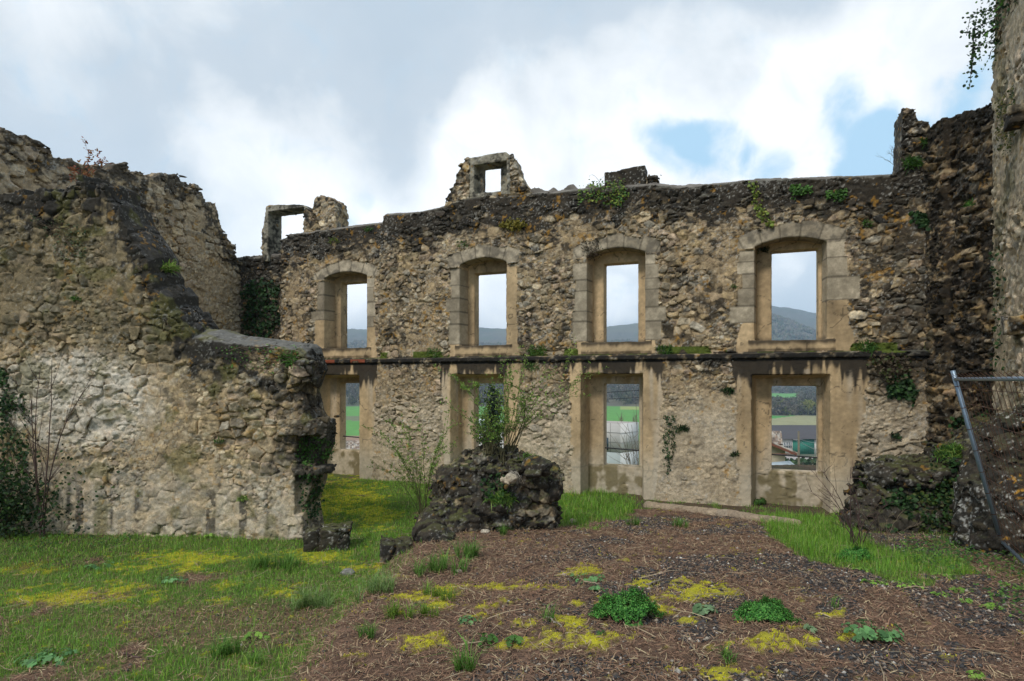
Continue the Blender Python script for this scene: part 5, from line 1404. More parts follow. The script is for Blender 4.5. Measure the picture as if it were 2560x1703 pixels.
TUFTS = [('main', 1235, 808, 24, 260, .10, MID, 'grass tuft on the string course between the second and third windows'),
         ('main', 1000, 812, 22, 200, .08, MID, 'low green tuft on the string course right of the first window'),
         ('main', 1530, 806, 22, 260, .10, MID, 'green cushion on the string course right of the third window'),
         ('main', 1998, 800, 26, 300, .12, MID, 'green tuft on the string course right of the fourth window'),
         ('main', 850, 527, 14, 90, .08, MID, 'small tuft under the wall head left of the kink'),
         ('main', 768, 555, 16, 110, .07, LIME, 'lime tuft near the wall head above the first window'),
         ('main', 1065, 562, 13, 70, .07, MID, 'small tuft above the second upper arch'),
         ('main', 1675, 900, 16, 240, .08, IVY, 'round dark cushion plant high between the lower third and fourth windows'),
         ('main', 1573, 988, 14, 220, .08, IVY, 'round dark cushion plant beside the hanging ivy strand'),
         ('main', 1690, 1045, 11, 120, .06, IVY, 'small dark plant low beside the fourth lower window'),
         ('main', 1760, 577, 14, 120, .09, IVY, 'dark tuft in the corner of the fourth upper arch'),
         ('main', 1690, 660, 9, 50, .05, MID, 'tiny green tuft left of the fourth window jamb'),
         ('main', 1995, 515, 14, 80, .07, MID, 'green tuft right of the fourth upper arch'),
         ('main', 1225, 845, 20, 180, .08, MID, 'leafy tuft just below the string course between the second and third windows'),
         ('main', 1020, 925, 9, 60, .05, IVY, 'dark tuft beside the second lower window jamb'),
         ('near', 385, 620, 18, 260, .16, FRESH + [(.25, .2, .1)], 'bright grass tuft growing on the sloping top of the broken wall'),
         ('near', 665, 830, 18, 160, .14, MID, 'long-leaved green plant near the end of the broken wall'),
         ('near', 175, 690, 12, 60, .08, MID, 'small tuft in the middle of the broken wall face'),
         ('near', 560, 1148, 12, 120, .05, FRESH, 'small bright green tuft low on the broken wall face'),
         ('near', 505, 1015, 10, 60, .05, MID, 'small green tuft on the broken wall among pale stones'),
         ('right', 2235, 470, 10, 60, .1, MID, 'tuft on the blackened return wall'),
         ('pier3', 2140, 330, 20, 380, .12, MID, 'green bush sprouting from the broken pier on the wall head'),
         ('pier3', 2100, 378, 22, 380, .14, MID, 'dense green tuft at the foot of the broken pier'),
         ('mound1', 1215, 1060, 22, 260, .12, MID + FRESH, 'grass tuft on top of the middle rubble mound'),
         ('mound1', 1150, 1150, 30, 380, .14, MID + FRESH, 'fresh grass growing down the front of the middle rubble mound'),
         ('mound2', 2180, 1045, 38, 600, .12, FRESH + MID, 'bright grass patch on top of the wide rubble mound'),
         ('mound2', 1990, 1110, 30, 300, .09, FRESH + MID, 'small grass patch on the left shoulder of the wide rubble mound'),
         ('mound3', 2340, 900, 14, 200, .12, MID, 'green tuft behind the fence on top of the lichen-spotted heap')]
for a in TUFTS: tuft_on(*a)
# ---- shrubs
def shrub(base, stems, leaf, label, name='shrub', cat='shrub', pal=FRESH, lsize=.03, twig=(.11, .10, .05), nsub=5, lpt=1.0, r0=.008, seed=1):
    """stems: list of (tip offset, bow); every stem bears side twigs and leaves"""
    rgs = np.random.default_rng(seed); base = np.array(base, float)
    r_ = empty(name, base.tolist()); ms = MB(); ml = MB()
    for tip, bow in stems:
        tip = np.array(tip, float); bow = np.array(bow, float); st = rgs.normal(0, .035, 3) * [1, 1, .2]
        tt = np.linspace(0, 1, 12)[:, None]
        c = st + tip * tt + bow * (tt * (1 - tt) * 4) + rgs.normal(0, .006, (12, 3)) * tt
        ms.tube(c, np.linspace(r0, r0 * .3, 12), np.array(twig) * rgs.uniform(.7, 1.3), 5)
        L_ = np.linalg.norm(tip)
        for k in range(nsub):
            i0 = rgs.integers(3, 11); d = unit(c[min(i0 + 1, 11)] - c[i0 - 1] + rgs.normal(0, .5 * L_ / 6, 3)); ln = L_ * rgs.uniform(.12, .3)
            s2 = np.linspace(0, 1, 6)[:, None]; cc = c[i0] + d * ln * s2 + rgs.normal(0, .006, (6, 3)) * s2 + np.array([0, 0, .12 * ln]) * s2 ** 2
            ms.tube(cc, np.linspace(r0 * .45, r0 * .2, 6), np.array(twig) * rgs.uniform(.7, 1.3), 4)
            if leaf:
                nl_ = int(14 * lpt * ln / .3) + 3; q = cc[rgs.integers(1, 6, nl_)] + rgs.normal(0, .012, (nl_, 3)); leaves(ml, q, rgs.normal(0, 1, (nl_, 3)) + [0, 0, .6], rgs.uniform(.5, 1.2, nl_) * lsize, lcols(nl_, pal, rgs), rgs, -.3, .5)
        if leaf:
            nl_ = int(26 * lpt * L_); q = c[rgs.integers(4, 12, nl_)] + rgs.normal(0, .012, (nl_, 3)); leaves(ml, q, rgs.normal(0, 1, (nl_, 3)) + [0, 0, .6], rgs.uniform(.5, 1.2, nl_) * lsize, lcols(nl_, pal, rgs), rgs, -.3, .5)
    link('stems', ms.mesh('stems'), WOODM, r_)
    if leaf: link('leaves', ml.mesh('leaves', False), LEAF, r_)
    return tag(r_, label, cat)
def fan(n, w0, w1, h0, h1, rgs, dy=.25, bow=.08):
    out = []
    for k in range(n):
        a = w0 + (w1 - w0) * (k + rgs.uniform(.1, .9)) / n; h_ = rgs.uniform(h0, h1)
        out.append(((a, rgs.normal(0, dy), h_), (-a * .12, 0, bow * h_)))
    return out
rs = np.random.default_rng(5)
b0 = p2g(975 * D, 1192 * D)
shrub(b0, fan(17, -.95, .55, .9, 1.7, rs), True, 'loose many-stemmed shrub with fresh green leaves standing left of the middle mound', seed=3, lpt=1.6, lsize=.036, r0=.0055)
def mtop(x, y, key='mound1'):
    P, _ = pick(key, ell_poly(x * D, y * D, 12, 12, rg), 1, rg); return P[0] if len(P) else at(x * D, y * D, 8.6)
shrub(mtop(1150, 1060), fan(10, -.9, .35, .6, 1.3, rs), True, 'leafy shrub arching over the left shoulder of the middle mound', seed=4, lpt=1.3, r0=.005, lsize=.034)
shrub(mtop(1180, 1045), fan(15, -.3, 1.25, .7, 1.35, rs), True, 'spindly leafy shrub rising from the top of the middle mound', seed=5, lpt=1.2, r0=.005, lsize=.033)
shrub(mtop(1130, 1050), fan(16, -.35, .45, .3, .62, rs), True, 'dense low green bush on the crest of the middle mound', seed=6, lpt=2.2, lsize=.036, pal=FRESH + MID)
shrub(mtop(1165, 1050), [((-.62, 0, .95), (.48, 0, .42)), ((-.5, .05, .8), (.4, 0, .30))], True, 'long bramble arching left over the middle mound', 'bramble', 'bramble', seed=7, lpt=1.6, lsize=.05)
shrub(mtop(1175, 1100), [((.10, -.25, -.05), (-.05, -.1, .12))] * 10, False, 'bleached dry grass tuft drooping on the front of the middle mound', 'dry_tuft', 'dry grass', twig=(.42, .38, .32), nsub=3, r0=.004, seed=17)
shrub(p2g(1975 * D, 1262 * D), fan(9, -.55, .25, .5, 1.0, rs), False, 'bare dark thorny stems at the left foot of the wide rubble mound', 'bare_shrub', twig=(.09, .055, .05), nsub=6, seed=8, r0=.007)
shrub(p2g(2030 * D, 1262 * D), fan(12, -.4, .4, .25, .6, rs), False, 'dry brown stalks between the thorny stems and the ivy', 'dry_stalks_clump', 'dry stalks', twig=(.17, .13, .09), nsub=4, seed=9, r0=.004)
b1 = np.array(p2g(118 * D, 1232 * D)) + [0, -.15, 0]
def tipat(b, x, y): 
    t = at(x * D, y * D, b[1]); return tuple(t - b)
shrub(b1, [(tipat(b1, 128, 830), (.05, 0, .1)), (tipat(b1, 95, 850), (-.08, 0, .1)), (tipat(b1, 215, 880), (-.15, 0, .25)), (tipat(b1, 75, 900), (-.02, 0, .1)), (tipat(b1, 60, 1000), (0, 0, .1))], False, 'bare sapling with thin dark stems against the pale patch of the broken wall', 'bare_sapling', 'sapling', twig=(.085, .055, .045), nsub=6, seed=10, r0=.012)
b2 = np.array(p2g(60 * D, 1225 * D))
shrub(b2, [(tipat(b2, x_, y_), (0, 0, .1)) for x_, y_ in ((5, 960), (20, 980), (-20, 1040), (40, 1010), (10, 1060), (-30, 980))], False, 'bundle of green-brown bare stems leaning left at the left edge', 'bare_shrub', twig=(.12, .12, .06), nsub=4, seed=11, r0=.010)
P, nn_ = pick('left', DP([(140, 430), (250, 380), (260, 450), (160, 500)]), 1, rg)
tp = pick('near', DP([(170, 440), (190, 440), (190, 470), (170, 470)]), 1, rg)[0][0]
shrub(tp, [(tipat(tp, 213, 345), (-.05, 0, .1)), (tipat(tp, 232, 365), (-.02, 0, .05)), (tipat(tp, 165, 385), (0, 0, .1)), (tipat(tp, 200, 400), (0, 0, .05))], True, 'small shrub with reddish leaves standing on top of the broken wall', pal=[(.30, .11, .05), (.25, .07, .04), (.34, .18, .07)], lsize=.06, lpt=1.2, nsub=3, seed=12, r0=.006)
tq = pick('pier3', DP([(2070, 360), (2110, 360), (2110, 390), (2070, 390)]), 1, rg)[0]
tq = tq[0] if len(tq) else at(2075 * D, 385 * D, 10.3)
shrub(tq, fan(8, -.42, -.05, .2, .5, rs), False, 'tiny leafless bush at the foot of the broken pier against blue sky', 'bare_shrub', twig=(.10, .09, .08), nsub=6, seed=13, r0=.004)
tq = at(1380 * D, 424 * D, 12.6); shrub(tq, [((-.25, 0, .16), (-.02, 0, .1)), ((.18, 0, .18), (0, 0, .02))], False, 'single dry bramble stem curling above the wall head left of the dark block', 'bramble', 'bramble', twig=(.10, .09, .08), nsub=3, seed=14, r0=.004)
# bare tree by the modern building
bt = at(1598, 1190, 36); bt[2] = float(th(bt[0], 36))
shrub(bt, [(tuple(at(x_, y_, 36) - bt), (.15, 0, .4)) for x_, y_ in ((1570, 1060), (1590, 1050), (1550, 1085), (1610, 1060), (1580, 1080), (1625, 1080), (1560, 1120), (1545, 1105), (1600, 1090))], False, 'leafless tree in front of the pale modern building, in the lower third window', 'bare_tree', 'tree', twig=(.20, .17, .13), nsub=9, seed=15, r0=.028)
# conifer behind the shrubs in the second lower window
def crown_tree(base, h_, w_, pal, label, name='tree', n=900, ls=.3, seed=1, trunk=True, cone=False):
    rgs = np.random.default_rng(seed); base = np.array(base, float); r_ = empty(name, base.tolist()); mb = MB()
    cl = rgs.normal(0, 1, (40, 3)); cl = unit(cl) * rgs.random((40, 1)) ** .4 * [w_, w_, h_ * .38]
    if cone: zz = rgs.random(40); cl = np.stack([rgs.normal(0, 1, 40) * w_ * .5 * (1 - zz), rgs.normal(0, 1, 40) * w_ * .5 * (1 - zz), (zz - .5) * h_ * .9], 1)
    P = cl[rgs.integers(0, 40, n)] + rgs.normal(0, w_ * .16, (n, 3)) + [0, 0, h_ * .6]
    leaves(mb, P, rgs.normal(0, 1, (n, 3)), rgs.uniform(.6, 1.3, n) * ls, lcols(n, pal, rgs), rgs, 0, .9)
    link('crown', mb.mesh('crown', False), LEAF, r_)
    m = MB(); m.tube([(0, 0, -.5), (0, 0, h_ * .3), (.1, 0, h_ * .6)], [w_ * .07, w_ * .055, w_ * .03], (.10, .08, .06), 8); link('trunk', m.mesh('trunk'), WOODM, r_)
    return tag(r_, label, 'tree')
p = at(1232, 1150, 40); p[2] = float(th(p[0], 40)); crown_tree(p, at(0, 985, 40)[2] - p[2], 1.3, [(.02, .04, .018), (.03, .05, .02)], 'dark conifer seen through the second lower window', 'conifer', 2600, .22, 3, cone=True)
p = at(2020, 1036, 470); p[2] = float(th(p[0], 470)); crown_tree(p, 10.5, 4.8, [(.28, .29, .06), (.22, .25, .05), (.32, .30, .08)], 'round yellow-green tree at the edge of the thicket, in the lower right window', 'round_tree', 2600, 1.0, 4)
for k, (x_, y_) in enumerate([(1551, 1056), (1584, 1056)]):
    p = at(x_, y_, 200); p[2] = float(th(p[0], 200)) ; hh_ = at(0, 1034, 200)[2] - p[2]
    shrub(p, [((rs.normal(0, .5), 0, hh_ * rs.uniform(.8, 1)), (0, 0, 0)) for _ in range(7)], False, ['slender bare poplar rising left of centre behind the modern building roof', 'slender bare poplar rising right of centre behind the modern building roof'][k], 'bare_tree', 'tree', twig=(.22, .17, .13), nsub=9, seed=20 + k, r0=.12)
# hedge row by the farm yard
P_ = []
hx = rg.uniform(62, 110, 900); hy = rg.uniform(150, 158, 900); mb = MB()
P3 = np.stack([hx, hy, th(hx, hy) + rg.uniform(0, 2.2, 900)], 1); leaves(mb, P3, rg.normal(0, 1, (900, 3)), rg.uniform(.8, 1.6, 900), lcols(900, [(.04, .08, .03), (.07, .12, .04), (.09, .09, .05)], rg), rg, 0, .9)
origin_obj('hedge', mb, LEAF, 'dark green hedge in front of the barn yard', 'hedge')

# ---- cushions, leafy weeds and tufts of the courtyard
def cushion(x, y, wpx, hpx, label, seed=1, pal=((.06, .24, .035), (.09, .31, .05), (.045, .17, .03), (.17, .40, .08)), n=420, ls=.013):
    rgs = np.random.default_rng(seed); b = np.array(p2g(x, y)); sc = b[1] / F0; rx = wpx / 2 * sc; hz = hpx * sc * .60; ry = rx * .8
    r_ = empty('cushion_plant', b.tolist()); mb = MB(); ms = MB()
    a = rgs.uniform(0, 6.283, n); rad = np.sqrt(rgs.random(n)); lump = .55 + .75 * vnoise(np.stack([np.cos(a) * rad * 3.5 + 5, np.sin(a) * rad * 3.5 + seed, rad * 0], 1)) + rgs.normal(0, .07, n); rad = rad * (.62 + .75 * vnoise(np.stack([np.cos(a) * 2.5 + 9, np.sin(a) * 2.5 + seed, rad * 0], 1)))
    X_ = np.cos(a) * rad * rx; Y_ = np.sin(a) * rad * ry; Zt_ = hz * np.sqrt(np.clip(1 - np.clip(rad, 0, 1) ** 2.2, 0.03, 1)) * lump
    for i in range(n):
        dv = unit(np.array([X_[i] * 1.4, Y_[i] * 1.4, hz * 1.2])); tip = np.array([X_[i], Y_[i], Zt_[i]]); bs = tip * [.75, .75, .35]
        ms.tube([bs, (bs + tip) / 2, tip], .0022, (.05, .08, .02), 3)
        m_ = 15; tt = rgs.uniform(.45, 1.0, m_)[:, None]; q = bs + (tip - bs) * tt
        dirs = unit(rgs.normal(0, 1, (m_, 3)) + dv * .9); leaves(mb, q + dirs * .006, dirs * .5 + dv, rgs.uniform(.7, 1.3, m_) * ls, lcols(m_, pal, rgs, .35), rgs, -.4, .55, jitter=.4)
    link('leaves', mb.mesh('leaves', False), LEAF, r_); link('stems', ms.mesh('stems'), WOODM, r_)
    return tag(r_, label, 'cushion plant', 'dark green cushion plants in the courtyard')
cushion(1568, 1545, 172, 105, 'largest dark green cushion plant, among yellow moss in the foreground', 1, n=620, ls=.016)
cushion(1912, 1548, 144, 72, 'smaller dark green cushion plant to the right of the largest one', 2, n=480, ls=.015)
cushion(2140, 1400, 96, 46, 'feathery green cushion plant beside the tall grass near the rubble mound', 3, n=420, ls=.016)
cushion(1899, 1262, 38, 26, 'small bright cushion plant in the trench at the foot of the lower right window', 4, n=160, ls=.02, pal=((.09, .2, .04), (.06, .15, .03)))
def weed(x, y, wpx, n, ls, pal, label, seed, hgt=.05, cat='weed', lobed=True):
    rgs = np.random.default_rng(seed); b = np.array(p2g(x, y)); sc = b[1] / F0; rx = wpx / 2 * sc
    r_ = empty('leafy_weed', b.tolist()); mb = MB(); ms = MB()
    for i in range(n):
        a = rgs.uniform(0, 6.283); rad = rx * math.sqrt(rgs.random()); c = np.array([math.cos(a) * rad, math.sin(a) * rad * .7, hgt * rgs.uniform(.4, 1.2)])
        nrm = unit(np.array([c[0] * 1.2, c[1] * 1.2 - .25 * rx, rx * 1.1 + .02]) + rgs.normal(0, .25, 3) * rx); ax = unit(np.cross(nrm, rgs.normal(0, 1, 3))); bx_ = np.cross(nrm, ax)
        s = ls * rgs.uniform(.6, 1.2); m_ = 15; th_ = np.linspace(.35, 5.93, m_); rr_ = s * (.78 + .22 * np.abs(np.cos(th_ * 2.5))) if lobed else s * (.9 + 0 * th_)
        ring = c + (np.cos(th_) * rr_)[:, None] * ax + (np.sin(th_) * rr_)[:, None] * bx_ - nrm * (.25 * s) * (.5 + .5 * np.cos(th_ * 5))[:, None]
        V = np.vstack([c[None], ring]); f = np.array([(0, k + 1, k + 2) for k in range(m_ - 1)]); mb.add(V, f, lcols(1, pal, rgs)[0])
        ms.tube([c * [.3, .3, 0], c * [.7, .7, .6], c], .0025, (.10, .16, .05), 4)
    link('leaves', mb.mesh('leaves', False), LEAF, r_); link('stalks', ms.mesh('stalks'), WOODM, r_)
    return tag(r_, label, cat)
BG = ((.13, .30, .10), (.17, .35, .13), (.10, .23, .08)); YG = ((.20, .38, .05), (.26, .44, .07), (.15, .30, .045))
weed(2180, 1598, 150, 46, .034, BG, 'broad blue-green lobed weed in the right foreground', 31, .07)
weed(1775, 1535, 80, 12, .036, ((.2, .32, .16), (.15, .27, .12)), 'pale green downy weed left of the smaller cushion plant', 32, .05)
weed(1470, 1452, 110, 30, .026, BG, 'blue-green leaves trailing behind the largest cushion plant', 33, .04)
weed(1490, 1480, 40, 10, .028, BG, 'blue-green leaves close against the left side of the largest cushion plant', 34, .04)
weed(1215, 1610, 70, 16, .026, MID, 'leafy weed in the centre foreground mulch', 35, .05)
weed(1285, 1615, 44, 12, .026, MID, 'leafy weed right of the centre foreground weed', 36, .05)
weed(1175, 1555, 60, 16, .022, BG, 'small weed patch behind the centre foreground weed', 37, .03)
weed(2030, 1580, 42, 9, .028, ((.2, .3, .15), (.15, .27, .12)), 'small pale weed between moss in the right foreground', 38, .04)
weed(1505, 1590, 24, 6, .02, MID, 'tiny weed between moss patches in the middle foreground', 39, .03)
weed(120, 1655, 150, 40, .03, BG, 'leafy weed patch in the bottom left corner', 40, .05)
weed(640, 1600, 70, 10, .03, YG, 'light green weed left of centre in the foreground', 41, .05)
weed(530, 1345, 46, 10, .03, YG, 'bright broad-leaved weed at the foot of the broken wall', 42, .06)
weed(430, 1455, 80, 22, .028, BG, 'blue-green weed in the left lawn', 43, .05); weed(240, 1420, 90, 26, .026, BG, 'feathery weed patch at the left of the lawn', 44, .05)
weed(45, 1312, 40, 9, .035, YG, 'bright leaves in the shade at the left edge', 45, .06)
for k, (x_, y_, w_, n_) in enumerate([(2160, 1425, 80, 34), (2190, 1460, 70, 30), (2275, 1465, 90, 40), (2360, 1440, 60, 24), (2400, 1480, 60, 22), (2350, 1490, 50, 16), (2420, 1508, 40, 12), (2480, 1520, 60, 20), (2530, 1470, 70, 26), (2440, 1695, 40, 16)]):
    weed(x_, y_, w_, n_, .017, YG, ['low yellow-green weed nearest the feathery cushion plant', 'low yellow-green weed below the first one, towards the foreground', 'largest low yellow-green weed in the mulch by the rubble mound', 'low yellow-green weed left of the fence foot', 'low yellow-green weed below the fence foot', 'small yellow-green weed left of the pair below the fence', 'smallest yellow-green weed below the fence foot', 'yellow-green weed near the right edge, nearer the viewer', 'yellow-green weed at the right edge below the fence rail', 'yellow-green weed at the bottom edge on the far right'][k], 50 + k, .03)
def tuft(x, y, wpx, hpx, n, label, seed, pal=((.13, .28, .045), (.18, .33, .06), (.09, .20, .035))):
    rgs = np.random.default_rng(seed); b = np.array(p2g(x, y)); sc = b[1] / F0; mb = MB()
    n = int(n * .75); nc_ = max(4, n // 22); cc_ = rgs.normal(0, 1, (nc_, 2)) * [wpx * .22 * sc, wpx * .16 * sc]; ci_ = rgs.integers(0, nc_, n)
    P = np.zeros((n, 3)); a = rgs.uniform(0, 6.283, n); P[:, :2] = cc_[ci_] + rgs.normal(0, .012, (n, 2)); P[:, 2] = gh(P[:, 0] + b[0], P[:, 1] + b[1]) - b[2]; hk_ = rgs.uniform(.45, 1.15, nc_)[ci_]
    V, Fq, Cc = blades(P, rgs.uniform(.5, 1.15, n) * hpx * sc * hk_, rgs.uniform(.004, .0075, n), a + rgs.normal(0, .5, n), np.clip(rgs.normal(.75, .35, n), .05, 1.5), lcols(n, pal, rgs)); mb.add(V, Fq, Cc)
    ob = link('grass_tuft', mb.mesh('grass_tuft', False), GRASSM); ob.location = b.tolist(); tag(ob, label, 'grass tuft', 'grass tufts in the courtyard')
for k, a in enumerate([(1165, 1680, 70, 95, 120, 'tall grass tuft at the bottom edge left of the gravel'), (560, 1640, 70, 75, 200, 'dark green grass tuft in the worn patch of the left foreground'), (1095, 1500, 80, 50, 200, 'lime grass tuft on the moss left of centre'), (915, 1590, 60, 60, 120, 'grass tuft at the ridge in the foreground left of the moss'),
    (985, 1545, 80, 50, 160, 'grass tuft on the ridge left of the lime one'), (1060, 1545, 60, 60, 120, 'thin grass tuft between the lime tuft and the ridge'), (1585, 1315, 40, 36, 200, 'round grass tuft in the brown mulch below the long kerb'), (1705, 1318, 60, 30, 160, 'low grass tuft right of the round one in the mulch'),
    (1090, 1435, 110, 70, 420, 'large grass clump in front of the dark row of stones'), (1170, 1395, 90, 60, 300, 'grass clump right of the row of stones'), (780, 1520, 120, 70, 420, 'pale grass clump on the ridge in the left middle'), (960, 1480, 120, 70, 420, 'pale grass clump on the ridge right of the previous clump line'),
    (1265, 1340, 40, 36, 150, 'small grass tuft at the front foot of the middle mound'), (1810, 1655, 50, 50, 90, 'thin grass tuft in the right foreground below the moss'), (680, 1420, 160, 60, 600, 'wide arching grass clump in the lawn before the doorstep block'), (640, 1655, 60, 40, 100, 'short grass tuft at the bottom left of the worn patch'),
    (1370, 1550, 50, 70, 60, 'sparse arching grass blades between moss patches in the centre'), (2085, 1520, 40, 40, 24, 'few grass blades right of the smaller cushion plant')]):
    tuft(*a[:5], a[5], 100 + k, pal=(((.20, .31, .04), (.15, .27, .04)) if 'lime' in a[5] else ((.13, .28, .045), (.18, .33, .06), (.09, .20, .035)) if 'pale' not in a[5] else ((.22, .34, .10), (.16, .28, .07), (.28, .38, .15))))
# ground cover at the foot of the mounds (uncountable)
def wgc(P):
    px, py = proj(P); return (inpoly(px, py, DP([(2080, 1250), (2200, 1240), (2290, 1265), (2357, 1270), (2420, 1300), (2420, 1480), (2330, 1430), (2250, 1360), (2160, 1320), (2060, 1285)])) * sstep(gnoise(P[:, 0], P[:, 1], 3, 7, 2), .3, .55) +
                              inpoly(px, py, DP([(-60, 1195), (120, 1200), (330, 1240), (260, 1265), (-60, 1280)])) * .5 * sstep(gnoise(P[:, 0], P[:, 1], 3, 7, 2), .4, .6))
P = field(90000, -9, 8.5, 3.5, 10, wgc, rg); n = len(P); mb = MB()
leaves(mb, P + np.stack([0 * P[:, 0], 0 * P[:, 0], rg.uniform(.01, .10, n)], 1), np.tile([[0, -.2, 1.0]], (n, 1)), rg.uniform(.018, .036, n), lcols(n, [(.05, .14, .025), (.08, .19, .03), (.12, .22, .04), (.03, .08, .02)], rg), rg, 0, .85, jitter=.35)
tag(link('ground_cover', mb.mesh('ground_cover', False), LEAF), kind='stuff')
# dark leafy thicket in the left corner
mb = MB(); n = 5200; b = np.array(p2g(20 * D, 1235 * D)); P = rg.normal(0, 1, (n, 3)) * [.62, .22, .34] + b + [-.35, -.05, .55]; P = P[(P[:, 2] > b[2] - .05) & (fbm(P * 3.0, 2) > .40)]; n = len(P)
leaves(mb, P, rg.normal(0, 1, (n, 3)) + [0, -.8, .6], rg.uniform(.035, .065, n), lcols(n, [(.02, .05, .015), (.03, .07, .02), (.05, .10, .02), (.016, .035, .012)], rg), rg, .3, .8)
ms = MB()
for k in range(16): q = b + [-.5 + rg.normal(0, .35), 0, 0]; ms.tube([q, q + [rg.normal(0, .15), -.05, .45], q + [rg.normal(0, .4), -.1, .95]], .006, (.08, .06, .04), 4)
o0 = b.copy(); r_ = empty('dark_bush', o0.tolist())
for m_ in (mb, ms): m_.V = [v - o0.astype(f32) for v in m_.V]
link('leaves', mb.mesh('leaves', False), LEAF, r_); link('stems', ms.mesh('stems'), WOODM, r_); tag(r_, 'dark leafy bush in the shaded corner at the left edge', 'bush')
# scattered loose stones and fallen branches
def pebble(x, y, wpx, col, label, seed, name='loose_stone'):
    b = np.array(p2g(x, y)); s = wpx * b[1] / F0 / 2
    V, Fc = sphere_pts(3); k = vnoise((V * 1.7 + seed).astype(f32)); k2 = vnoise((V * 4 + seed).astype(f32)); V = V * (.7 + .5 * k + .15 * k2)[:, None] * [s, s * .8, s * .62]
    V[:, 2] = np.maximum(V[:, 2], -s * .3); c = np.array(col, f32)[None] * (.6 + .8 * k2)[:, None]
    me = raw_mesh(name, V, Fc, c); o = link(name, me, STONE); o.location = (b + [0, 0, s * .2]).tolist(); tag(o, label, 'stone', 'loose stones on the mulch')
for k, (x_, y_, w_, c_) in enumerate([(1361, 1316, 26, (.42, .35, .26)), (1213, 1332, 22, (.5, .44, .35)), (1252, 1322, 44, (.40, .32, .23)), (1277, 1318, 26, (.24, .21, .18)), (1170, 1312, 40, (.10, .09, .08)), (868, 1437, 34, (.22, .21, .19)), (1433, 1306, 20, (.40, .33, .25)), (1145, 1432, 22, (.38, .31, .24)), (1190, 1310, 30, (.08, .075, .07)), (1320, 1325, 16, (.3, .26, .2))]):
    pebble(x_, y_, w_, c_, ['cream lump of stone on the mulch right of the middle mound', 'pale stone at the left front foot of the middle mound', 'flat tan stone in front of the middle mound', 'grey stone beside the flat tan stone', 'blackish stone at the left front foot of the middle mound', 'grey stone lying on the lawn ridge', 'small tan stone right of the cream lump', 'small tan stone in front of the dark row', 'small black stone behind the pale one', 'small brownish stone between the mound and cream lump'][k], k * 3.1)
def branch(x0, y0, x1, y1, r, col, label, seed):
    a = np.array(p2g(x0, y0)); b = np.array(p2g(x1, y1)); rgs = np.random.default_rng(seed); t = np.linspace(0, 1, 9)[:, None]
    c = a + (b - a) * t + rgs.normal(0, .008, (9, 3)); c[:, 2] = gh(c[:, 0], c[:, 1]) + .02 + rgs.uniform(0, .015, 9); o0 = c.mean(0); m = MB(); m.tube(c - o0, np.linspace(r, r * .5, 9), col, 6, True)
    d = c[5] - c[4]; m.tube([c[5] - o0, c[5] - o0 + [d[1], -d[0], .02], c[5] - o0 + [d[1] * 2, -d[0] * 1.2, .03]], r * .4, col, 4)
    o = link('fallen_twig', m.mesh('fallen_twig'), WOODM); o.location = o0.tolist(); tag(o, label, 'twig', 'fallen twigs in the courtyard')
for k, a in enumerate([(1300, 1431, 1352, 1411, .008, (.13, .08, .06), 'reddish twig lying on the mulch in the centre'), (1365, 1548, 1410, 1578, .007, (.30, .27, .22), 'grey twig beside the moss in the centre foreground'), (1150, 1475, 1187, 1490, .006, (.40, .32, .22), 'pale twig left of the centre moss'), (1455, 1460, 1495, 1468, .007, (.36, .28, .2), 'straw-coloured twig left of the largest cushion plant'),
    (1617, 1470, 1655, 1455, .008, (.28, .24, .19), 'grey twig behind the right side of the largest cushion plant'), (310, 1645, 350, 1652, .010, (.11, .07, .06), 'dark stub of wood in the left foreground'), (360, 1655, 420, 1640, .006, (.33, .25, .17), 'long pale twig right of the dark stub'), (690, 1456, 728, 1458, .007, (.10, .07, .05), 'dark twig on the lawn before the doorstep block'), (1790, 1470, 1830, 1455, .006, (.2, .13, .1), 'thin brown twig above the smaller cushion plant'), (1160, 1260, 1182, 1310, .006, (.4, .33, .24), 'straw leaning on the left front of the middle mound')]):
    branch(*a[:6], a[6], k)
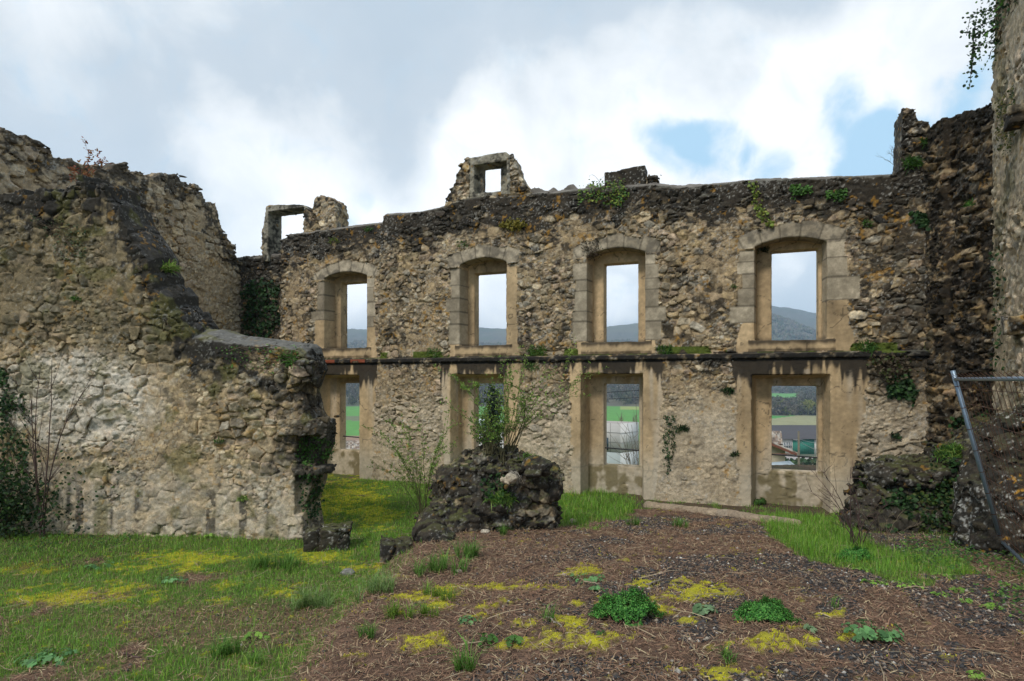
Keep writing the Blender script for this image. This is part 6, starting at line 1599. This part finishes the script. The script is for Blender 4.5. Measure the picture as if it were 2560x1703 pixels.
# ================================================================ LEANING METAL FENCE PANEL
GALV = mat('galvanised_steel', .42, 30, .12, .1, .002, metal=.55, spec=.5)
fb = np.array([5.45, 6.62, -.25]); ft = np.array([(2382 - CX) / F0 * 6.5, 6.5, EYE + (HY - 927) / F0 * 6.5]); fd = np.array([-.44, -.90, -.035]); fdt = np.array([-.44, -.90, .0])
fr = empty('metal_fence_panel', fb.tolist())
bl, tr_ = fb + (ft - fb) * .085, ft + (fb - ft) * .045
m = MB(); m.tube([np.zeros(3), (ft - fb) * .5, ft - fb], .024, (.22, .29, .36), 12, True); link('post', m.mesh('post'), GALV, fr)
LN = 3.4
m = MB(); m.tube([(ft - fb) + fd * LN + (0, 0, .1), fd * LN], .024, (.22, .29, .36), 12, True); link('post', m.mesh('post'), GALV, fr)
m = MB(); m.tube([tr_ - fb, tr_ - fb + fdt * LN * .5, tr_ - fb + fdt * LN], .019, (.24, .31, .38), 10, True); link('rail', m.mesh('rail'), GALV, fr)
m = MB(); m.tube([bl - fb, bl - fb + fd * LN * .5, bl - fb + fd * LN], .019, (.24, .31, .38), 10, True); link('rail', m.mesh('rail'), GALV, fr)
m = MB(); RUST = (.16, .085, .06)
for k in range(24):
    t = (k + .7) / 24 * LN; a = bl - fb + fd * t; b = tr_ - fb + fdt * t; nrm = np.array([-.05, .03, 0]); b2_ = b + unit(b - a) * .06 + nrm
    m.tube([a - unit(b - a) * .02, a + (b - a) * .5 + nrm * .3 * math.sin(k), b + nrm * .2, b2_], .0026, RUST, 4)
for k in range(11):
    s_ = (k + .4) / 11; a = bl - fb + (tr_ - bl) * s_; e_ = a + (fd * (1 - s_) + fdt * s_) * LN; mid = (a + e_) / 2 + rg.normal(0, .01, 3)
    m.tube([a + (.026, 0, .0), mid, e_], .0028, RUST, 4)
link('wire_mesh', m.mesh('wire_mesh'), IRON, fr)
for s_ in np.linspace(.12, .92, 8):
    m = MB(); c_ = (ft - fb) * s_; V, Fq = tube_arrays([c_ - unit(ft - fb) * .004, c_ + unit(ft - fb) * .004], .027, 10); m.add(V, Fq, RUST)
    link('tie_wire', m.mesh('tie_wire'), IRON, fr)
tag(fr, 'leaning blue-grey tubular metal fence panel with rusty wire mesh at the right edge', 'fence panel')
# ================================================================ AIR
hz_ = MB(); hz_.box((0, 0, 180), (12600, 12600, 440), (.5, .5, .5))
hm = bpy.data.materials.new('haze_air'); hm.use_nodes = True; ht = hm.node_tree
for nd in list(ht.nodes):
    if nd.type == 'BSDF_PRINCIPLED': ht.nodes.remove(nd)
pv = ht.nodes.new('ShaderNodeVolumePrincipled'); pv.inputs['Color'].default_value = (.58, .79, 1.0, 1); pv.inputs['Density'].default_value = 3.0e-4; pv.inputs['Anisotropy'].default_value = 0.0
ht.links.new(pv.outputs[0], ht.nodes['Material Output'].inputs['Volume'])
hb_ = link('haze', hz_.mesh('haze', False), None); hb_.data.materials.append(hm); tag(hb_, kind='stuff')
